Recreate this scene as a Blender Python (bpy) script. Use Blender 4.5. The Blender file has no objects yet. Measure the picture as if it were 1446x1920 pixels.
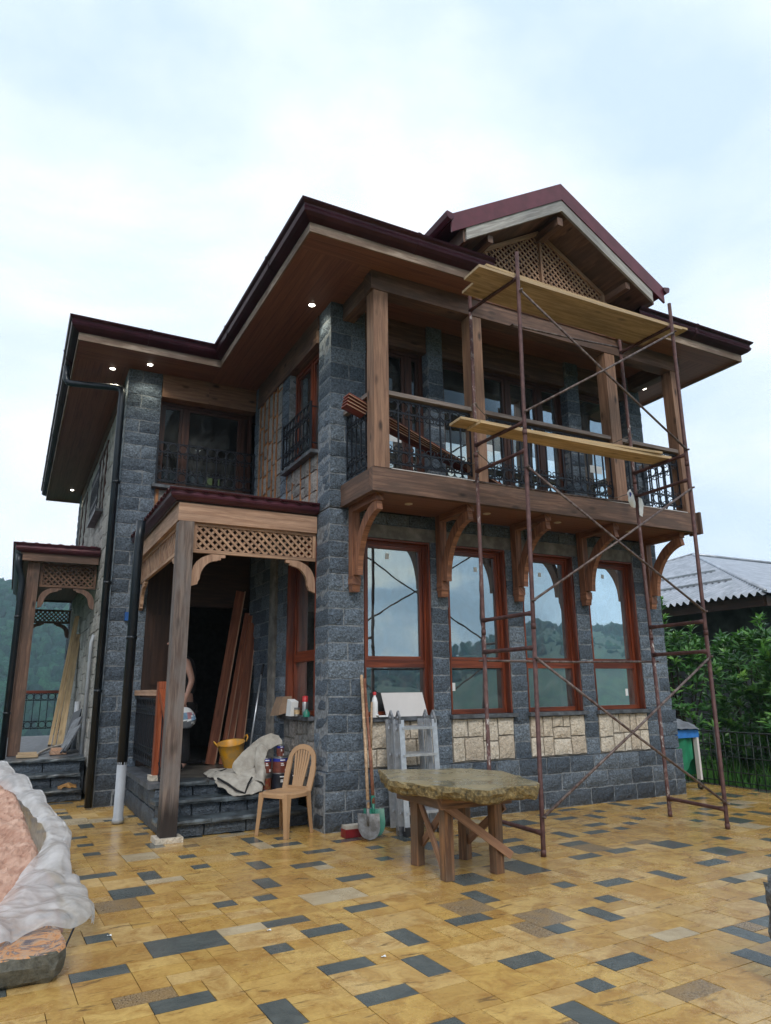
import bpy, math, random
import numpy as np
from mathutils import Vector, Matrix, noise
PI = math.pi
sc = bpy.context.scene
V = Vector
# ------------------------------------------------------------------ camera, world, sun, exposure
CAM = V((-3.222, -7.603, 1.5))
F_PX, YAW, PITCH, ROLL = 1318.8, math.radians(27.70), math.radians(14.15), math.radians(-0.646)
fw = V((math.cos(PITCH)*math.sin(YAW), math.cos(PITCH)*math.cos(YAW), math.sin(PITCH)))
rt = V((math.cos(YAW), -math.sin(YAW), 0)); up = rt.cross(fw)
r2 = rt*math.cos(ROLL)+up*math.sin(ROLL); u2 = -rt*math.sin(ROLL)+up*math.cos(ROLL)
cd = bpy.data.cameras.new("camera"); cam = bpy.data.objects.new("camera", cd); sc.collection.objects.link(cam)
m = Matrix((r2, u2, -fw)).transposed().to_4x4(); m.translation = CAM; cam.matrix_world = m
cd.sensor_fit = 'HORIZONTAL'; cd.sensor_width = 36; cd.lens = 36*F_PX/1446
cd.clip_start = 0.05; cd.clip_end = 6000
sc.camera = cam
SUN_EL, SUN_AZ = math.radians(42), math.radians(200)
world = bpy.data.worlds.new("World"); sc.world = world; world.use_nodes = True
wn, wl = world.node_tree.nodes, world.node_tree.links
wn.clear()
wo = wn.new('ShaderNodeOutputWorld'); mixs = wn.new('ShaderNodeMixShader')
b1 = wn.new('ShaderNodeBackground'); b2 = wn.new('ShaderNodeBackground')
sky = wn.new('ShaderNodeTexSky'); sky.sky_type = 'NISHITA'; sky.sun_disc = False
sky.sun_elevation = SUN_EL; sky.sun_rotation = SUN_AZ; sky.air_density = 1.0; sky.dust_density = 2.0
wl.new(sky.outputs[0], b1.inputs[0]); b1.inputs[1].default_value = 0.12
tc = wn.new('ShaderNodeTexCoord'); mp = wn.new('ShaderNodeMapping'); mp.inputs['Scale'].default_value = (1.0, 1.0, 2.2)
mp.inputs['Location'].default_value = (0.35, 0.2, 0.1)
wl.new(tc.outputs['Generated'], mp.inputs[0])
nz = wn.new('ShaderNodeTexNoise'); nz.inputs['Scale'].default_value = 1.5; nz.inputs['Detail'].default_value = 6; nz.inputs['Roughness'].default_value = 0.5
nz.inputs['Distortion'].default_value = 0.3
wl.new(mp.outputs[0], nz.inputs['Vector'])
cr = wn.new('ShaderNodeValToRGB'); cr.color_ramp.elements[0].position = 0.36; cr.color_ramp.elements[0].color = (0.62, 0.76, 0.97, 1)
cr.color_ramp.elements[1].position = 0.57; cr.color_ramp.elements[1].color = (1.05, 1.05, 1.07, 1)
e = cr.color_ramp.elements.new(0.48); e.color = (0.83, 0.92, 1.04, 1)
wl.new(nz.outputs[0], cr.inputs[0])
nz2 = wn.new('ShaderNodeTexNoise'); nz2.inputs['Scale'].default_value = 4.2; nz2.inputs['Detail'].default_value = 7; nz2.inputs['Distortion'].default_value = 0.6
wl.new(mp.outputs[0], nz2.inputs['Vector'])
cr2 = wn.new('ShaderNodeValToRGB'); cr2.color_ramp.elements[0].position = 0.42; cr2.color_ramp.elements[0].color = (0.36, 0.46, 0.56, 1)
cr2.color_ramp.elements[1].position = 0.60; cr2.color_ramp.elements[1].color = (1.35, 1.20, 0.95, 1)
e = cr2.color_ramp.elements.new(0.51); e.color = (0.60, 0.70, 0.80, 1)
wl.new(nz2.outputs[0], cr2.inputs[0])
sp = wn.new('ShaderNodeSeparateXYZ'); wl.new(tc.outputs['Generated'], sp.inputs[0])
mr = wn.new('ShaderNodeMapRange'); mr.interpolation_type = 'SMOOTHSTEP'; mr.inputs[1].default_value = -0.15; mr.inputs[2].default_value = -0.55; mr.inputs[3].default_value = 0.0; mr.inputs[4].default_value = 0.85
wl.new(sp.outputs[1], mr.inputs[0])
mxc = wn.new('ShaderNodeMix'); mxc.data_type = 'RGBA'
wl.new(mr.outputs[0], mxc.inputs[0]); wl.new(cr.outputs[0], mxc.inputs[6]); wl.new(cr2.outputs[0], mxc.inputs[7]); wl.new(mxc.outputs[2], b2.inputs[0]); b2.inputs[1].default_value = 1.22
mixs.inputs[0].default_value = 0.9
wl.new(b1.outputs[0], mixs.inputs[1]); wl.new(b2.outputs[0], mixs.inputs[2]); wl.new(mixs.outputs[0], wo.inputs[0])
sd = bpy.data.lights.new("sun", 'SUN'); sd.energy = 1.6; sd.angle = math.radians(16); sd.color = (1, 0.96, 0.9)
so = bpy.data.objects.new("sun", sd); sc.collection.objects.link(so)
so.rotation_euler = (PI/2-SUN_EL, 0, PI-SUN_AZ)
sc.view_settings.view_transform = 'Standard'; sc.view_settings.look = 'None'
sc.view_settings.exposure = 0.10; sc.view_settings.gamma = 1.0
sc.cycles.use_denoising = True
sc.cycles.max_bounces = 7; sc.cycles.diffuse_bounces = 3; sc.cycles.glossy_bounces = 4
sc.cycles.transmission_bounces = 5; sc.cycles.transparent_max_bounces = 8; sc.cycles.volume_bounces = 1
sc.cycles.caustics_reflective = False; sc.cycles.caustics_refractive = False
sc.cycles.sample_clamp_indirect = 6

# ------------------------------------------------------------------ material helpers
class NT:
    def __init__(s, name):
        s.mat = bpy.data.materials.new(name); s.mat.use_nodes = True
        s.t = s.mat.node_tree; s.t.nodes.clear()
        s.out = s.t.nodes.new('ShaderNodeOutputMaterial')
    def n(s, typ, ins=None, **kw):
        nd = s.t.nodes.new('ShaderNode'+typ)
        for k, v in kw.items(): setattr(nd, k, v)
        for k, v in (ins or {}).items(): s.set(nd, k, v)
        return nd
    def set(s, nd, k, v):
        i = nd.inputs[k]
        if isinstance(v, bpy.types.NodeSocket): s.t.links.new(v, i)
        else: i.default_value = v
    def ramp(s, fac, stops, interp='LINEAR'):
        r = s.n('ValToRGB'); r.color_ramp.interpolation = interp
        els = r.color_ramp.elements
        while len(els) < len(stops): els.new(0.5)
        for el, (p, c) in zip(els, stops):
            el.position = p; el.color = (c[0], c[1], c[2], 1) if len(c) == 3 else c
        s.t.links.new(fac, r.inputs[0]); return r.outputs[0]
    def math(s, op, a, b=0.0, c=0.0, clamp=False):
        nd = s.n('Math', {0: a, 1: b, 2: c}, operation=op, use_clamp=clamp); return nd.outputs[0]
    def mix(s, f, a, b, bt='MIX'):
        nd = s.n('Mix', data_type='RGBA', blend_type=bt)
        s.set(nd, 0, f)
        for k, v in ((6, a), (7, b)):
            s.set(nd, k, v if isinstance(v, bpy.types.NodeSocket) else (v[0], v[1], v[2], 1))
        return nd.outputs[2]
    def noise(s, vec, scale, detail=4, rough=0.55, dist=0.0):
        nd = s.n('TexNoise', {'Vector': vec, 'Scale': scale, 'Detail': detail, 'Roughness': rough, 'Distortion': dist}); return nd.outputs[0]
    def voro(s, vec, scale, feature='F1', out='Distance', rnd=1.0):
        nd = s.n('TexVoronoi', {'Vector': vec, 'Scale': scale, 'Randomness': rnd}, feature=feature); return nd.outputs[out]
    def vmap(s, vec, scale=(1,1,1), loc=(0,0,0), rot=(0,0,0)):
        return s.n('Mapping', {'Vector': vec, 'Scale': scale, 'Location': loc, 'Rotation': rot}).outputs[0]
    def tint(s): return s.n('Attribute', attribute_name='tint').outputs['Fac']
    def obj(s): return s.n('TexCoord').outputs['Object']
    def uv(s): return s.n('TexCoord').outputs['UV']
    def bump(s, h, strength=0.5, dist=0.01, normal=None):
        d = {'Height': h, 'Strength': strength, 'Distance': dist}
        if normal is not None: d['Normal'] = normal
        return s.n('Bump', d).outputs[0]
    def bsdf(s, **ins):
        p = s.n('BsdfPrincipled', {k.replace('_', ' '): v for k, v in ins.items()})
        s.t.links.new(p.outputs[0], s.out.inputs[0]); return p
def C(*a): return (a[0], a[1], a[2], 1.0)

def m_stone(name, c0, c1, c2, scale=1.0, wetbase=False, rough=0.82, plo=.32, phi=1.8):
    t = NT(name); o = t.obj(); tt = t.tint()
    n1 = t.noise(o, 7*scale, 6, 0.65); n2 = t.noise(o, 45*scale, 5, 0.7); vv = t.voro(o, 60*scale)
    col = t.ramp(tt, [(0, c0), (0.5, c1), (1, c2)])
    col = t.mix(t.ramp(n1, [(0.3, (0, 0, 0)), (0.7, (1, 1, 1))]), t.mix(0.3, col, c0), col)
    pit = t.ramp(n2, [(0.36, (plo, plo, plo)), (0.5, (1, 1, 1)), (0.66, (phi, phi, phi))])
    col = t.mix(0.85, col, pit, 'MULTIPLY')
    ro = rough
    if wetbase:
        z = t.n('SeparateXYZ', {0: o}).outputs[2]
        w = t.n('MapRange', {0: t.math('ADD', z, t.math('MULTIPLY', n1, 0.5)), 1: 0.85, 2: 0.35, 3: 0.0, 4: 1.0}).outputs[0]
        col = t.mix(t.math('MULTIPLY', w, 0.62), col, (0.012, 0.016, 0.024)); ro = t.math('SUBTRACT', rough, t.math('MULTIPLY', w, 0.35))
    h = t.math('ADD', t.math('MULTIPLY', n2, 1.0), t.math('MULTIPLY', vv, 0.5))
    h = t.math('ADD', h, t.math('MULTIPLY', t.noise(o, 18*scale, 4, 0.6), 1.6))
    t.bsdf(Base_Color=col, Roughness=ro, Normal=t.bump(h, 1.0, 0.015)); return t.mat

def m_wood(name, ca, cb, rough=0.6, knots=0.5, weather=None, wdark=None, gscale=1.0, spec=0.4, wet=False):
    t = NT(name); u = t.uv(); tt = t.tint()
    g = t.noise(t.vmap(u, (1.6*gscale, 26*gscale, 1)), 1.0, 5, 0.6, 0.6)
    g2 = t.noise(t.vmap(u, (6, 160, 1)), 1.0, 2, 0.5)
    col = t.ramp(g, [(0.28, tuple(x*.85 for x in cb)), (0.44, cb), (0.60, ca), (0.74, tuple(min(1, x*1.1) for x in ca))])
    col = t.mix(t.math('MULTIPLY', t.math('ABSOLUTE', t.math('SUBTRACT', tt, 0.5)), 0.9), col, t.mix(t.math('GREATER_THAN', tt, 0.5), cb, tuple(min(1, c*1.5) for c in ca)))
    col = t.mix(0.38, col, t.ramp(g2, [(0.3, (0.45, 0.45, 0.45)), (0.7, (1.35, 1.35, 1.35))]), 'MULTIPLY')
    col = t.mix(0.6, col, t.ramp(t.noise(t.vmap(u, (0.9, 4, 1), (7, 3, 0)), 1.0, 4, 0.6), [(0.3, (0.6, 0.6, 0.62)), (0.65, (1.25, 1.2, 1.15))]), 'MULTIPLY')
    if knots > 0:
        kv = t.voro(t.vmap(u, (2.6, 6.5, 1)), 1.0, 'F1', 'Distance')
        k = t.ramp(kv, [(0.08, (1, 1, 1)), (0.22, (0, 0, 0))])
        col = t.mix(t.math('MULTIPLY', k, knots), col, tuple(c*0.18 for c in cb))
    if weather:
        wv = t.noise(t.vmap(u, (1.5, 5, 1), (3, 1, 0)), 1.0, 5, 0.6)
        col = t.mix(t.ramp(wv, [(0.42, (0, 0, 0)), (0.62, (0.85, 0.85, 0.85))]), col, weather)
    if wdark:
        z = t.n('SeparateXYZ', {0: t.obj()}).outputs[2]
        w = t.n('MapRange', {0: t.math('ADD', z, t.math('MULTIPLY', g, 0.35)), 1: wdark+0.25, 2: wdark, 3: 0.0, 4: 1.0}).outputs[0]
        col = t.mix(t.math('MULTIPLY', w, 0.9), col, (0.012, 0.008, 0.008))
    t.bsdf(Base_Color=col, Roughness=rough, Specular_IOR_Level=spec, Normal=t.bump(t.math('ADD', g, t.math('MULTIPLY', g2, 0.5)), 0.35, 0.004)); return t.mat

def m_plain(name, c, rough=0.5, metal=0.0, var=0.15, scale=12, bump=0.15, c2=None, spec=0.5, lo=0.4, hi=0.65):
    t = NT(name); o = t.obj(); n = t.noise(o, scale, 5, 0.6)
    c2 = c2 or tuple(x*(1-var*2.5) for x in c)
    col = t.ramp(n, [(lo, c2), (hi, c)])
    t.bsdf(Base_Color=col, Roughness=rough, Metallic=metal, Specular_IOR_Level=spec, Normal=t.bump(t.noise(o, scale*5, 3), bump, 0.004)); return t.mat

M = {}
M['basalt'] = m_stone('basalt_block', (0.058, 0.079, 0.108), (0.100, 0.132, 0.174), (0.162, 0.202, 0.250), wetbase=True)
M['basalt_dry'] = m_stone('basalt_block_upper', (0.056, 0.077, 0.106), (0.100, 0.132, 0.172), (0.165, 0.204, 0.250))
M['mortar'] = m_plain('grey_mortar', (0.27, 0.30, 0.335), 0.9, var=0.2, scale=20, bump=0.5)
M['limestone'] = m_stone('cream_limestone', (0.50, 0.43, 0.35), (0.60, 0.54, 0.45), (0.68, 0.63, 0.55), 0.7, plo=.62, phi=1.15)
M['limestone_shaded'] = m_stone('shaded_limestone', (0.24, 0.235, 0.22), (0.33, 0.32, 0.30), (0.42, 0.40, 0.37), 0.7, plo=.55, phi=1.2)  # limestone recoloured grey: the wing wall's shade is put into the colour
M['greystone'] = m_stone('warm_grey_stone', (0.15, 0.15, 0.15), (0.23, 0.22, 0.21), (0.32, 0.29, 0.27), 0.6, plo=.55, phi=1.25)
M['sandmortar'] = m_plain('sand_mortar', (0.26, 0.235, 0.20), 0.95, var=0.15, scale=15, bump=0.6)
M['orangemortar'] = m_plain('orange_wood_batten', (0.42, 0.19, 0.08), 0.8, var=0.2, scale=8)
M['concrete'] = m_plain('bare_concrete', (0.24, 0.23, 0.215), 0.9, var=0.2, scale=6, bump=0.6)
M['slate'] = m_plain('grey_slate_slab', (0.13, 0.145, 0.17), 0.45, var=0.25, scale=9, bump=0.3)
M['steps'] = m_plain('wet_slate_steps', (0.12, 0.15, 0.175), 0.3, var=0.33, scale=7, bump=0.6)
M['porchfloor'] = m_plain('muddy_stone_floor', (0.20, 0.185, 0.165), 0.35, var=0.3, scale=5, bump=0.6)
M['soffit'] = None
M['beam'] = m_wood('stained_pine_beam', (0.205, 0.122, 0.088), (0.120, 0.068, 0.050), 0.6, 0.95, weather=(0.085, 0.055, 0.043))
M['post'] = m_wood('stained_pine_post', (0.30, 0.175, 0.112), (0.205, 0.112, 0.072), 0.55, 0.95)
M['bracket'] = m_wood('orange_brown_bracket_wood', (0.31, 0.145, 0.082), (0.17, 0.072, 0.042), 0.5, 0.4)
M['rawpine'] = m_wood('pale_pine', (0.47, 0.305, 0.215), (0.33, 0.20, 0.135), 0.7, 0.3)
M['lattice'] = m_wood('lattice_pine', (0.42, 0.27, 0.18), (0.27, 0.16, 0.105), 0.7, 0.0)
M['lattice_shaded'] = m_wood('shaded_lattice', (0.15, 0.085, 0.055), (0.08, 0.042, 0.028), 0.7, 0.0)  # lattice pine darkened; the left porch's lack of light is in the colour
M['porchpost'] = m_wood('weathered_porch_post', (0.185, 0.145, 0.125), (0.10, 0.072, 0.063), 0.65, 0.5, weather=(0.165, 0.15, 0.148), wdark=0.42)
M['frame'] = m_wood('mahogany_window_frame', (0.215, 0.052, 0.022), (0.10, 0.023, 0.012), 0.35, 0.0, gscale=0.7)
M['frame_dark'] = m_wood('dark_window_frame', (0.075, 0.030, 0.021), (0.036, 0.015, 0.011), 0.4, 0.0)
M['fascia'] = m_wood('weathered_fascia_board', (0.36, 0.29, 0.24), (0.22, 0.16, 0.13), 0.8, 0.3, weather=(0.13, 0.085, 0.06))
M['handrail'] = m_wood('grey_weathered_handrail', (0.24, 0.205, 0.19), (0.15, 0.12, 0.11), 0.7, 0.2)
M['barge'] = m_wood('grey_bargeboard', (0.42, 0.42, 0.41), (0.30, 0.29, 0.28), 0.75, 0.2)
M['plank'] = m_wood('yellow_pine_plank', (0.56, 0.42, 0.25), (0.42, 0.30, 0.165), 0.7, 0.5)
M['plankdull'] = m_wood('grey_yellow_plank', (0.50, 0.38, 0.25), (0.35, 0.26, 0.16), 0.75, 0.5)
M['tablewood'] = m_wood('wet_table_wood', (0.27, 0.14, 0.070), (0.11, 0.057, 0.034), 0.5, 0.5, weather=(0.13, 0.095, 0.07))
M['redwood'] = m_wood('varnished_orange_wood', (0.36, 0.105, 0.045), (0.22, 0.050, 0.020), 0.35, 0.3)
M['planksbrown'] = m_wood('reddish_brown_plank', (0.34, 0.125, 0.068), (0.20, 0.068, 0.040), 0.5, 0.3)
M['redboard'] = m_wood('red_stained_board', (0.26, 0.055, 0.03), (0.13, 0.03, 0.018), 0.45, 0.1)
M['handle'] = m_wood('shovel_handle_wood', (0.50, 0.36, 0.235), (0.34, 0.22, 0.13), 0.6, 0.1)
M['handlered'] = m_wood('red_brown_handle', (0.30, 0.13, 0.08), (0.18, 0.07, 0.045), 0.55, 0.1)
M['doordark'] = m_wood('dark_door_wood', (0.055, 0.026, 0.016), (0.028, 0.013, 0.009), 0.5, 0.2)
def soffit_mat():
    t = NT('soffit_boards'); u = t.uv()
    s = t.n('SeparateXYZ', {0: u})
    fr = t.math('FRACT', t.math('MULTIPLY', s.outputs[1], 9.0))
    idx = t.math('FLOOR', t.math('MULTIPLY', s.outputs[1], 9.0))
    wn_ = t.n('TexWhiteNoise', {'W': idx}, noise_dimensions='1D').outputs[0]
    g = t.noise(t.vmap(u, (1.3, 30, 1)), 1.0, 5, 0.6, 0.5)
    col = t.ramp(g, [(0.3, (0.120, 0.048, 0.034)), (0.7, (0.24, 0.105, 0.070))])
    col = t.mix(t.math('MULTIPLY', wn_, 0.45), col, (0.28, 0.14, 0.09))
    gap = t.math('LESS_THAN', fr, 0.035)
    col = t.mix(t.math('MULTIPLY', gap, 0.75), col, (0.012, 0.006, 0.006))
    t.bsdf(Base_Color=col, Roughness=0.5, Normal=t.bump(t.math('SUBTRACT', g, t.math('MULTIPLY', gap, 2.0)), 0.4, 0.006)); return t.mat
M['soffit'] = soffit_mat()
M['redmetal'] = m_plain('burgundy_sheet_metal', (0.085, 0.022, 0.038), 0.28, 0.25, var=0.12, scale=4, bump=0.05)
M['redroof'] = m_plain('burgundy_roof_tile', (0.135, 0.028, 0.045), 0.35, 0.1, var=0.12, scale=5, bump=0.1)
M['pipe'] = m_plain('dark_downpipe', (0.010, 0.016, 0.024), 0.35, 0.3, scale=6, bump=0.05)
M['iron'] = m_plain('black_wrought_iron', (0.014, 0.018, 0.028), 0.4, 0.4, scale=30, bump=0.2)
M['pvc'] = m_plain('grey_pvc', (0.34, 0.37, 0.41), 0.4, var=0.08, scale=5, bump=0.05)
M['rust'] = m_plain('rusty_scaffold_tube', (0.115, 0.055, 0.050), 0.6, 0.2, c2=(0.060, 0.024, 0.024), scale=14, bump=0.5)
def rustpaint():
    t = NT('paint_splashed_scaffold_tube'); o = t.obj(); n = t.noise(o, 9, 5, 0.7); n2 = t.noise(t.vmap(o, (1, 1, 0.35)), 42, 4, 0.65)
    col = t.ramp(n, [(0.35, (0.06, 0.022, 0.022)), (0.65, (0.13, 0.062, 0.055))])
    sp = t.ramp(n2, [(0.56, (0, 0, 0)), (0.62, (1, 1, 1))])
    reg = t.ramp(t.noise(o, 1.1, 2), [(0.42, (0.1, 0.1, 0.1)), (0.58, (1, 1, 1))])
    col = t.mix(t.math('MULTIPLY', sp, reg), col, (0.42, 0.39, 0.37))
    t.bsdf(Base_Color=col, Roughness=0.65, Metallic=0.1, Normal=t.bump(n2, 0.5, 0.003)); return t.mat
M['rustpaint'] = rustpaint()
M['brace'] = m_plain('grey_rusty_brace', (0.20, 0.165, 0.155), 0.6, 0.3, c2=(0.075, 0.045, 0.042), scale=18, bump=0.4)
M['alu'] = m_plain('aluminium', (0.62, 0.65, 0.70), 0.32, 0.75, var=0.08, scale=20, bump=0.1)
M['aludark'] = m_plain('worn_aluminium_plate', (0.36, 0.38, 0.42), 0.4, 0.7, var=0.2, scale=20, bump=0.2)
M['blackplastic'] = m_plain('black_plastic', (0.02, 0.022, 0.028), 0.4, scale=5)
M['chair'] = m_plain('tan_plastic', (0.43, 0.265, 0.145), 0.38, var=0.05, scale=3, bump=0.04)
M['yellow'] = m_plain('yellow_rubber', (0.78, 0.36, 0.015), 0.42, c2=(0.50, 0.30, 0.10), scale=9, bump=0.1)
M['white'] = m_plain('white_plastic', (0.78, 0.80, 0.82), 0.35, var=0.04)
M['whiteboard'] = m_plain('pale_tile_board', (0.62, 0.60, 0.60), 0.45, var=0.04, scale=3)
M['red'] = m_plain('red_plastic', (0.50, 0.02, 0.025), 0.4, var=0.1)
M['darkred'] = m_plain('dark_red_plastic', (0.20, 0.012, 0.018), 0.4, var=0.1)
M['blue'] = m_plain('blue_plastic', (0.02, 0.12, 0.42), 0.4, var=0.1)
M['canblue'] = m_plain('blue_can_band', (0.015, 0.03, 0.28), 0.35, var=0.1)
M['canbrown'] = m_plain('brown_can_label', (0.20, 0.055, 0.035), 0.4, c2=(0.11, 0.03, 0.022), scale=16)
M['canblack'] = m_plain('black_can', (0.015, 0.018, 0.03), 0.35)
M['canpic'] = m_plain('picture_can_label', (0.22, 0.13, 0.05), 0.4, c2=(0.18, 0.02, 0.015), scale=26)
M['tin'] = m_plain('tin_lid', (0.40, 0.40, 0.40), 0.35, 0.8)
M['green'] = m_plain('green_enamel', (0.015, 0.20, 0.14), 0.4, var=0.15)
M['greencloth'] = m_plain('green_cloth', (0.008, 0.21, 0.105), 0.65, var=0.12, scale=6)
M['bluecloth'] = m_plain('blue_cloth', (0.03, 0.20, 0.62), 0.7, var=0.08)
M['paleblue'] = m_plain('pale_blue_print', (0.25, 0.42, 0.62), 0.4)
M['palepink'] = m_plain('pale_pink_print', (0.55, 0.26, 0.30), 0.4)
M['greytarp'] = m_plain('grey_tarp', (0.17, 0.19, 0.22), 0.6, var=0.2, scale=7)
M['canvas'] = m_plain('off_white_canvas', (0.44, 0.42, 0.38), 0.85, c2=(0.30, 0.28, 0.25), scale=8, bump=0.3)
M['cardboard'] = m_plain('cardboard', (0.28, 0.19, 0.13), 0.9, var=0.08)
M['shovel'] = m_plain('worn_steel_blade', (0.24, 0.245, 0.26), 0.5, 0.35, c2=(0.11, 0.105, 0.10), scale=14, bump=0.4)
M['wire'] = m_plain('twisted_wire', (0.30, 0.27, 0.24), 0.6, 0.3)
M['fencewire'] = m_plain('dark_fence_wire', (0.035, 0.05, 0.048), 0.5, 0.3)
M['black'] = m_plain('black_fabric', (0.012, 0.012, 0.016), 0.85)
M['skin'] = m_plain('skin', (0.42, 0.235, 0.18), 0.5, var=0.05, scale=20, bump=0.1)
M['hair'] = m_plain('dark_hair', (0.012, 0.010, 0.010), 0.6)
M['paper'] = m_plain('white_paper', (0.75, 0.78, 0.80), 0.8, var=0.03)
M['sand'] = m_plain('pinkish_sand', (0.54, 0.36, 0.28), 0.9, c2=(0.36, 0.205, 0.15), scale=7, bump=0.8)
M['darkint'] = m_plain('darkened_plaster', (0.06, 0.06, 0.065), 0.9)  # walls coloured near-black so the rooms stay dark without bounce light
M['hose'] = m_plain('pale_conduit', (0.50, 0.46, 0.42), 0.5, var=0.08)
M['nbwall'] = m_plain('grey_rendered_wall', (0.10, 0.11, 0.125), 0.9, var=0.2, scale=3)
M['rock'] = m_stone('dark_rough_rock', (0.05, 0.055, 0.06), (0.11, 0.12, 0.125), (0.17, 0.18, 0.18), 0.8)
M['zinc'] = m_plain('corrugated_zinc', (0.46, 0.49, 0.54), 0.35, 0.6, c2=(0.30, 0.33, 0.37), scale=2.5, bump=0.1)
M['soil'] = m_plain('damp_soil', (0.05, 0.045, 0.03), 0.95, var=0.3)
M['yellowleaf'] = m_plain('dry_leaf', (0.33, 0.17, 0.05), 0.8)

def slab_mat():
    t = NT('wet_table_stone'); o = t.obj(); n = t.noise(o, 3.5, 6, 0.6); n2 = t.noise(o, 26, 6, 0.7)
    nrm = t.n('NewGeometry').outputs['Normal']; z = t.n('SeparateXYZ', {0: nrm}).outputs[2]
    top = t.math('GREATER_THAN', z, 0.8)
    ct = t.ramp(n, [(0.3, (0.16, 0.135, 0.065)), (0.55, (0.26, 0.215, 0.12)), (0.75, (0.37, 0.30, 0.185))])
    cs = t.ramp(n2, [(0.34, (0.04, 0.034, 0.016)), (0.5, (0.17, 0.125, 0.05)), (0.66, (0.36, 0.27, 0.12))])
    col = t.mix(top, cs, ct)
    ro = t.math('ADD', t.math('MULTIPLY', t.ramp(n, [(0.35, (0.1, 0.1, 0.1)), (0.6, (0.42, 0.42, 0.42))]), 1.0), t.math('MULTIPLY', t.math('SUBTRACT', 1.0, top), 0.4))
    st = t.math('MULTIPLY', t.math('SUBTRACT', 1.05, top), 1.0)
    bp = t.n('Bump', {'Height': n2, 'Strength': st, 'Distance': 0.02}).outputs[0]
    t.bsdf(Base_Color=col, Roughness=ro, Normal=bp); return t.mat
M['slab'] = slab_mat()
def slabdirty():
    t = NT('mortar_stained_slab'); o = t.obj(); n = t.noise(o, 5, 6, 0.65); n2 = t.noise(o, 22, 6, 0.7)
    nrm = t.n('NewGeometry').outputs['Normal']; z = t.n('SeparateXYZ', {0: nrm}).outputs[2]
    ct = t.ramp(t.noise(o, 6.5, 7, 0.7, 1.0), [(0.40, (0.10, 0.085, 0.10)), (0.46, (0.45, 0.30, 0.20)), (0.52, (0.55, 0.24, 0.07)), (0.57, (0.13, 0.11, 0.12)), (0.66, (0.58, 0.44, 0.33))])
    cs = t.ramp(n2, [(0.3, (0.04, 0.042, 0.035)), (0.7, (0.15, 0.15, 0.125))])
    t.bsdf(Base_Color=t.mix(t.math('GREATER_THAN', z, 0.6), cs, ct), Roughness=0.6, Normal=t.bump(n2, 0.8, 0.02)); return t.mat
M['slabdirty'] = slabdirty()
def paving_mat():
    t = NT('wet_travertine_paving'); o = t.obj(); tt = t.tint()
    n = t.noise(o, 6, 6, 0.65, 0.8); n2 = t.noise(o, 38, 5, 0.7); big = t.noise(o, 0.55, 3, 0.5); nv = t.noise(t.vmap(o, (2.5, 10, 1)), 1.4, 6, 0.6, 1.5)
    och = t.ramp(tt, [(0.0, (0.34, 0.185, 0.046)), (0.2, (0.50, 0.30, 0.070)), (0.4, (0.43, 0.235, 0.052)), (0.6, (0.56, 0.36, 0.105)), (0.8, (0.50, 0.33, 0.13)), (1.0, (0.62, 0.43, 0.19))])
    och = t.mix(0.25, och, (0.66, 0.49, 0.20))
    och = t.mix(t.ramp(n, [(0.35, (0.7, 0.7, 0.7)), (0.58, (0, 0, 0))]), och, (0.30, 0.145, 0.036))
    och = t.mix(t.ramp(nv, [(0.60, (0, 0, 0)), (0.70, (0.75, 0.75, 0.75))]), och, (0.12, 0.075, 0.035))
    grit = t.ramp(t.voro(o, 55), [(0.06, (1, 1, 1)), (0.12, (0, 0, 0))]); och = t.mix(t.math('MULTIPLY', grit, t.ramp(t.noise(o, 1.3, 4), [(0.45, (0, 0, 0)), (0.65, (0.8, 0.8, 0.8))])), och, (0.16, 0.12, 0.07))
    och = t.mix(0.3, och, t.ramp(n2, [(0.3, (0.6, 0.6, 0.6)), (0.7, (1.3, 1.3, 1.3))]), 'MULTIPLY')
    gre = t.ramp(n, [(0.3, (0.065, 0.078, 0.078)), (0.7, (0.115, 0.13, 0.125))])
    mot = t.mix(t.ramp(n, [(0.4, (0, 0, 0)), (0.6, (0.7, 0.7, 0.7))]), t.ramp(t.noise(o, 110, 4, 0.7), [(0.42, (0.10, 0.065, 0.035)), (0.5, (0.24, 0.165, 0.09)), (0.6, (0.36, 0.29, 0.19))]), (0.30, 0.20, 0.09))
    pal = t.ramp(n, [(0.3, (0.36, 0.28, 0.17)), (0.7, (0.55, 0.46, 0.31))])
    col = t.mix(t.math('GREATER_THAN', tt, 1.5), och, gre)
    col = t.mix(t.math('GREATER_THAN', tt, 2.5), col, mot)
    col = t.mix(t.math('GREATER_THAN', tt, 3.5), col, pal)
    wet = t.ramp(t.math('ADD', t.math('MULTIPLY', big, 0.8), t.math('MULTIPLY', n, 0.2)), [(0.36, (0.40, 0.40, 0.40)), (0.45, (0.24, 0.24, 0.24)), (0.53, (0.08, 0.08, 0.08))])
    wet = t.math('ADD', wet, t.math('MULTIPLY', t.math('SUBTRACT', n2, 0.45), 0.45), clamp=True)
    bp = t.bump(t.math('ADD', n2, t.math('MULTIPLY', n, 1.5)), 0.4, 0.005)
    t.bsdf(Base_Color=col, Roughness=wet, Specular_IOR_Level=0.6, Normal=bp); return t.mat
M['paving'] = paving_mat()
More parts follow.
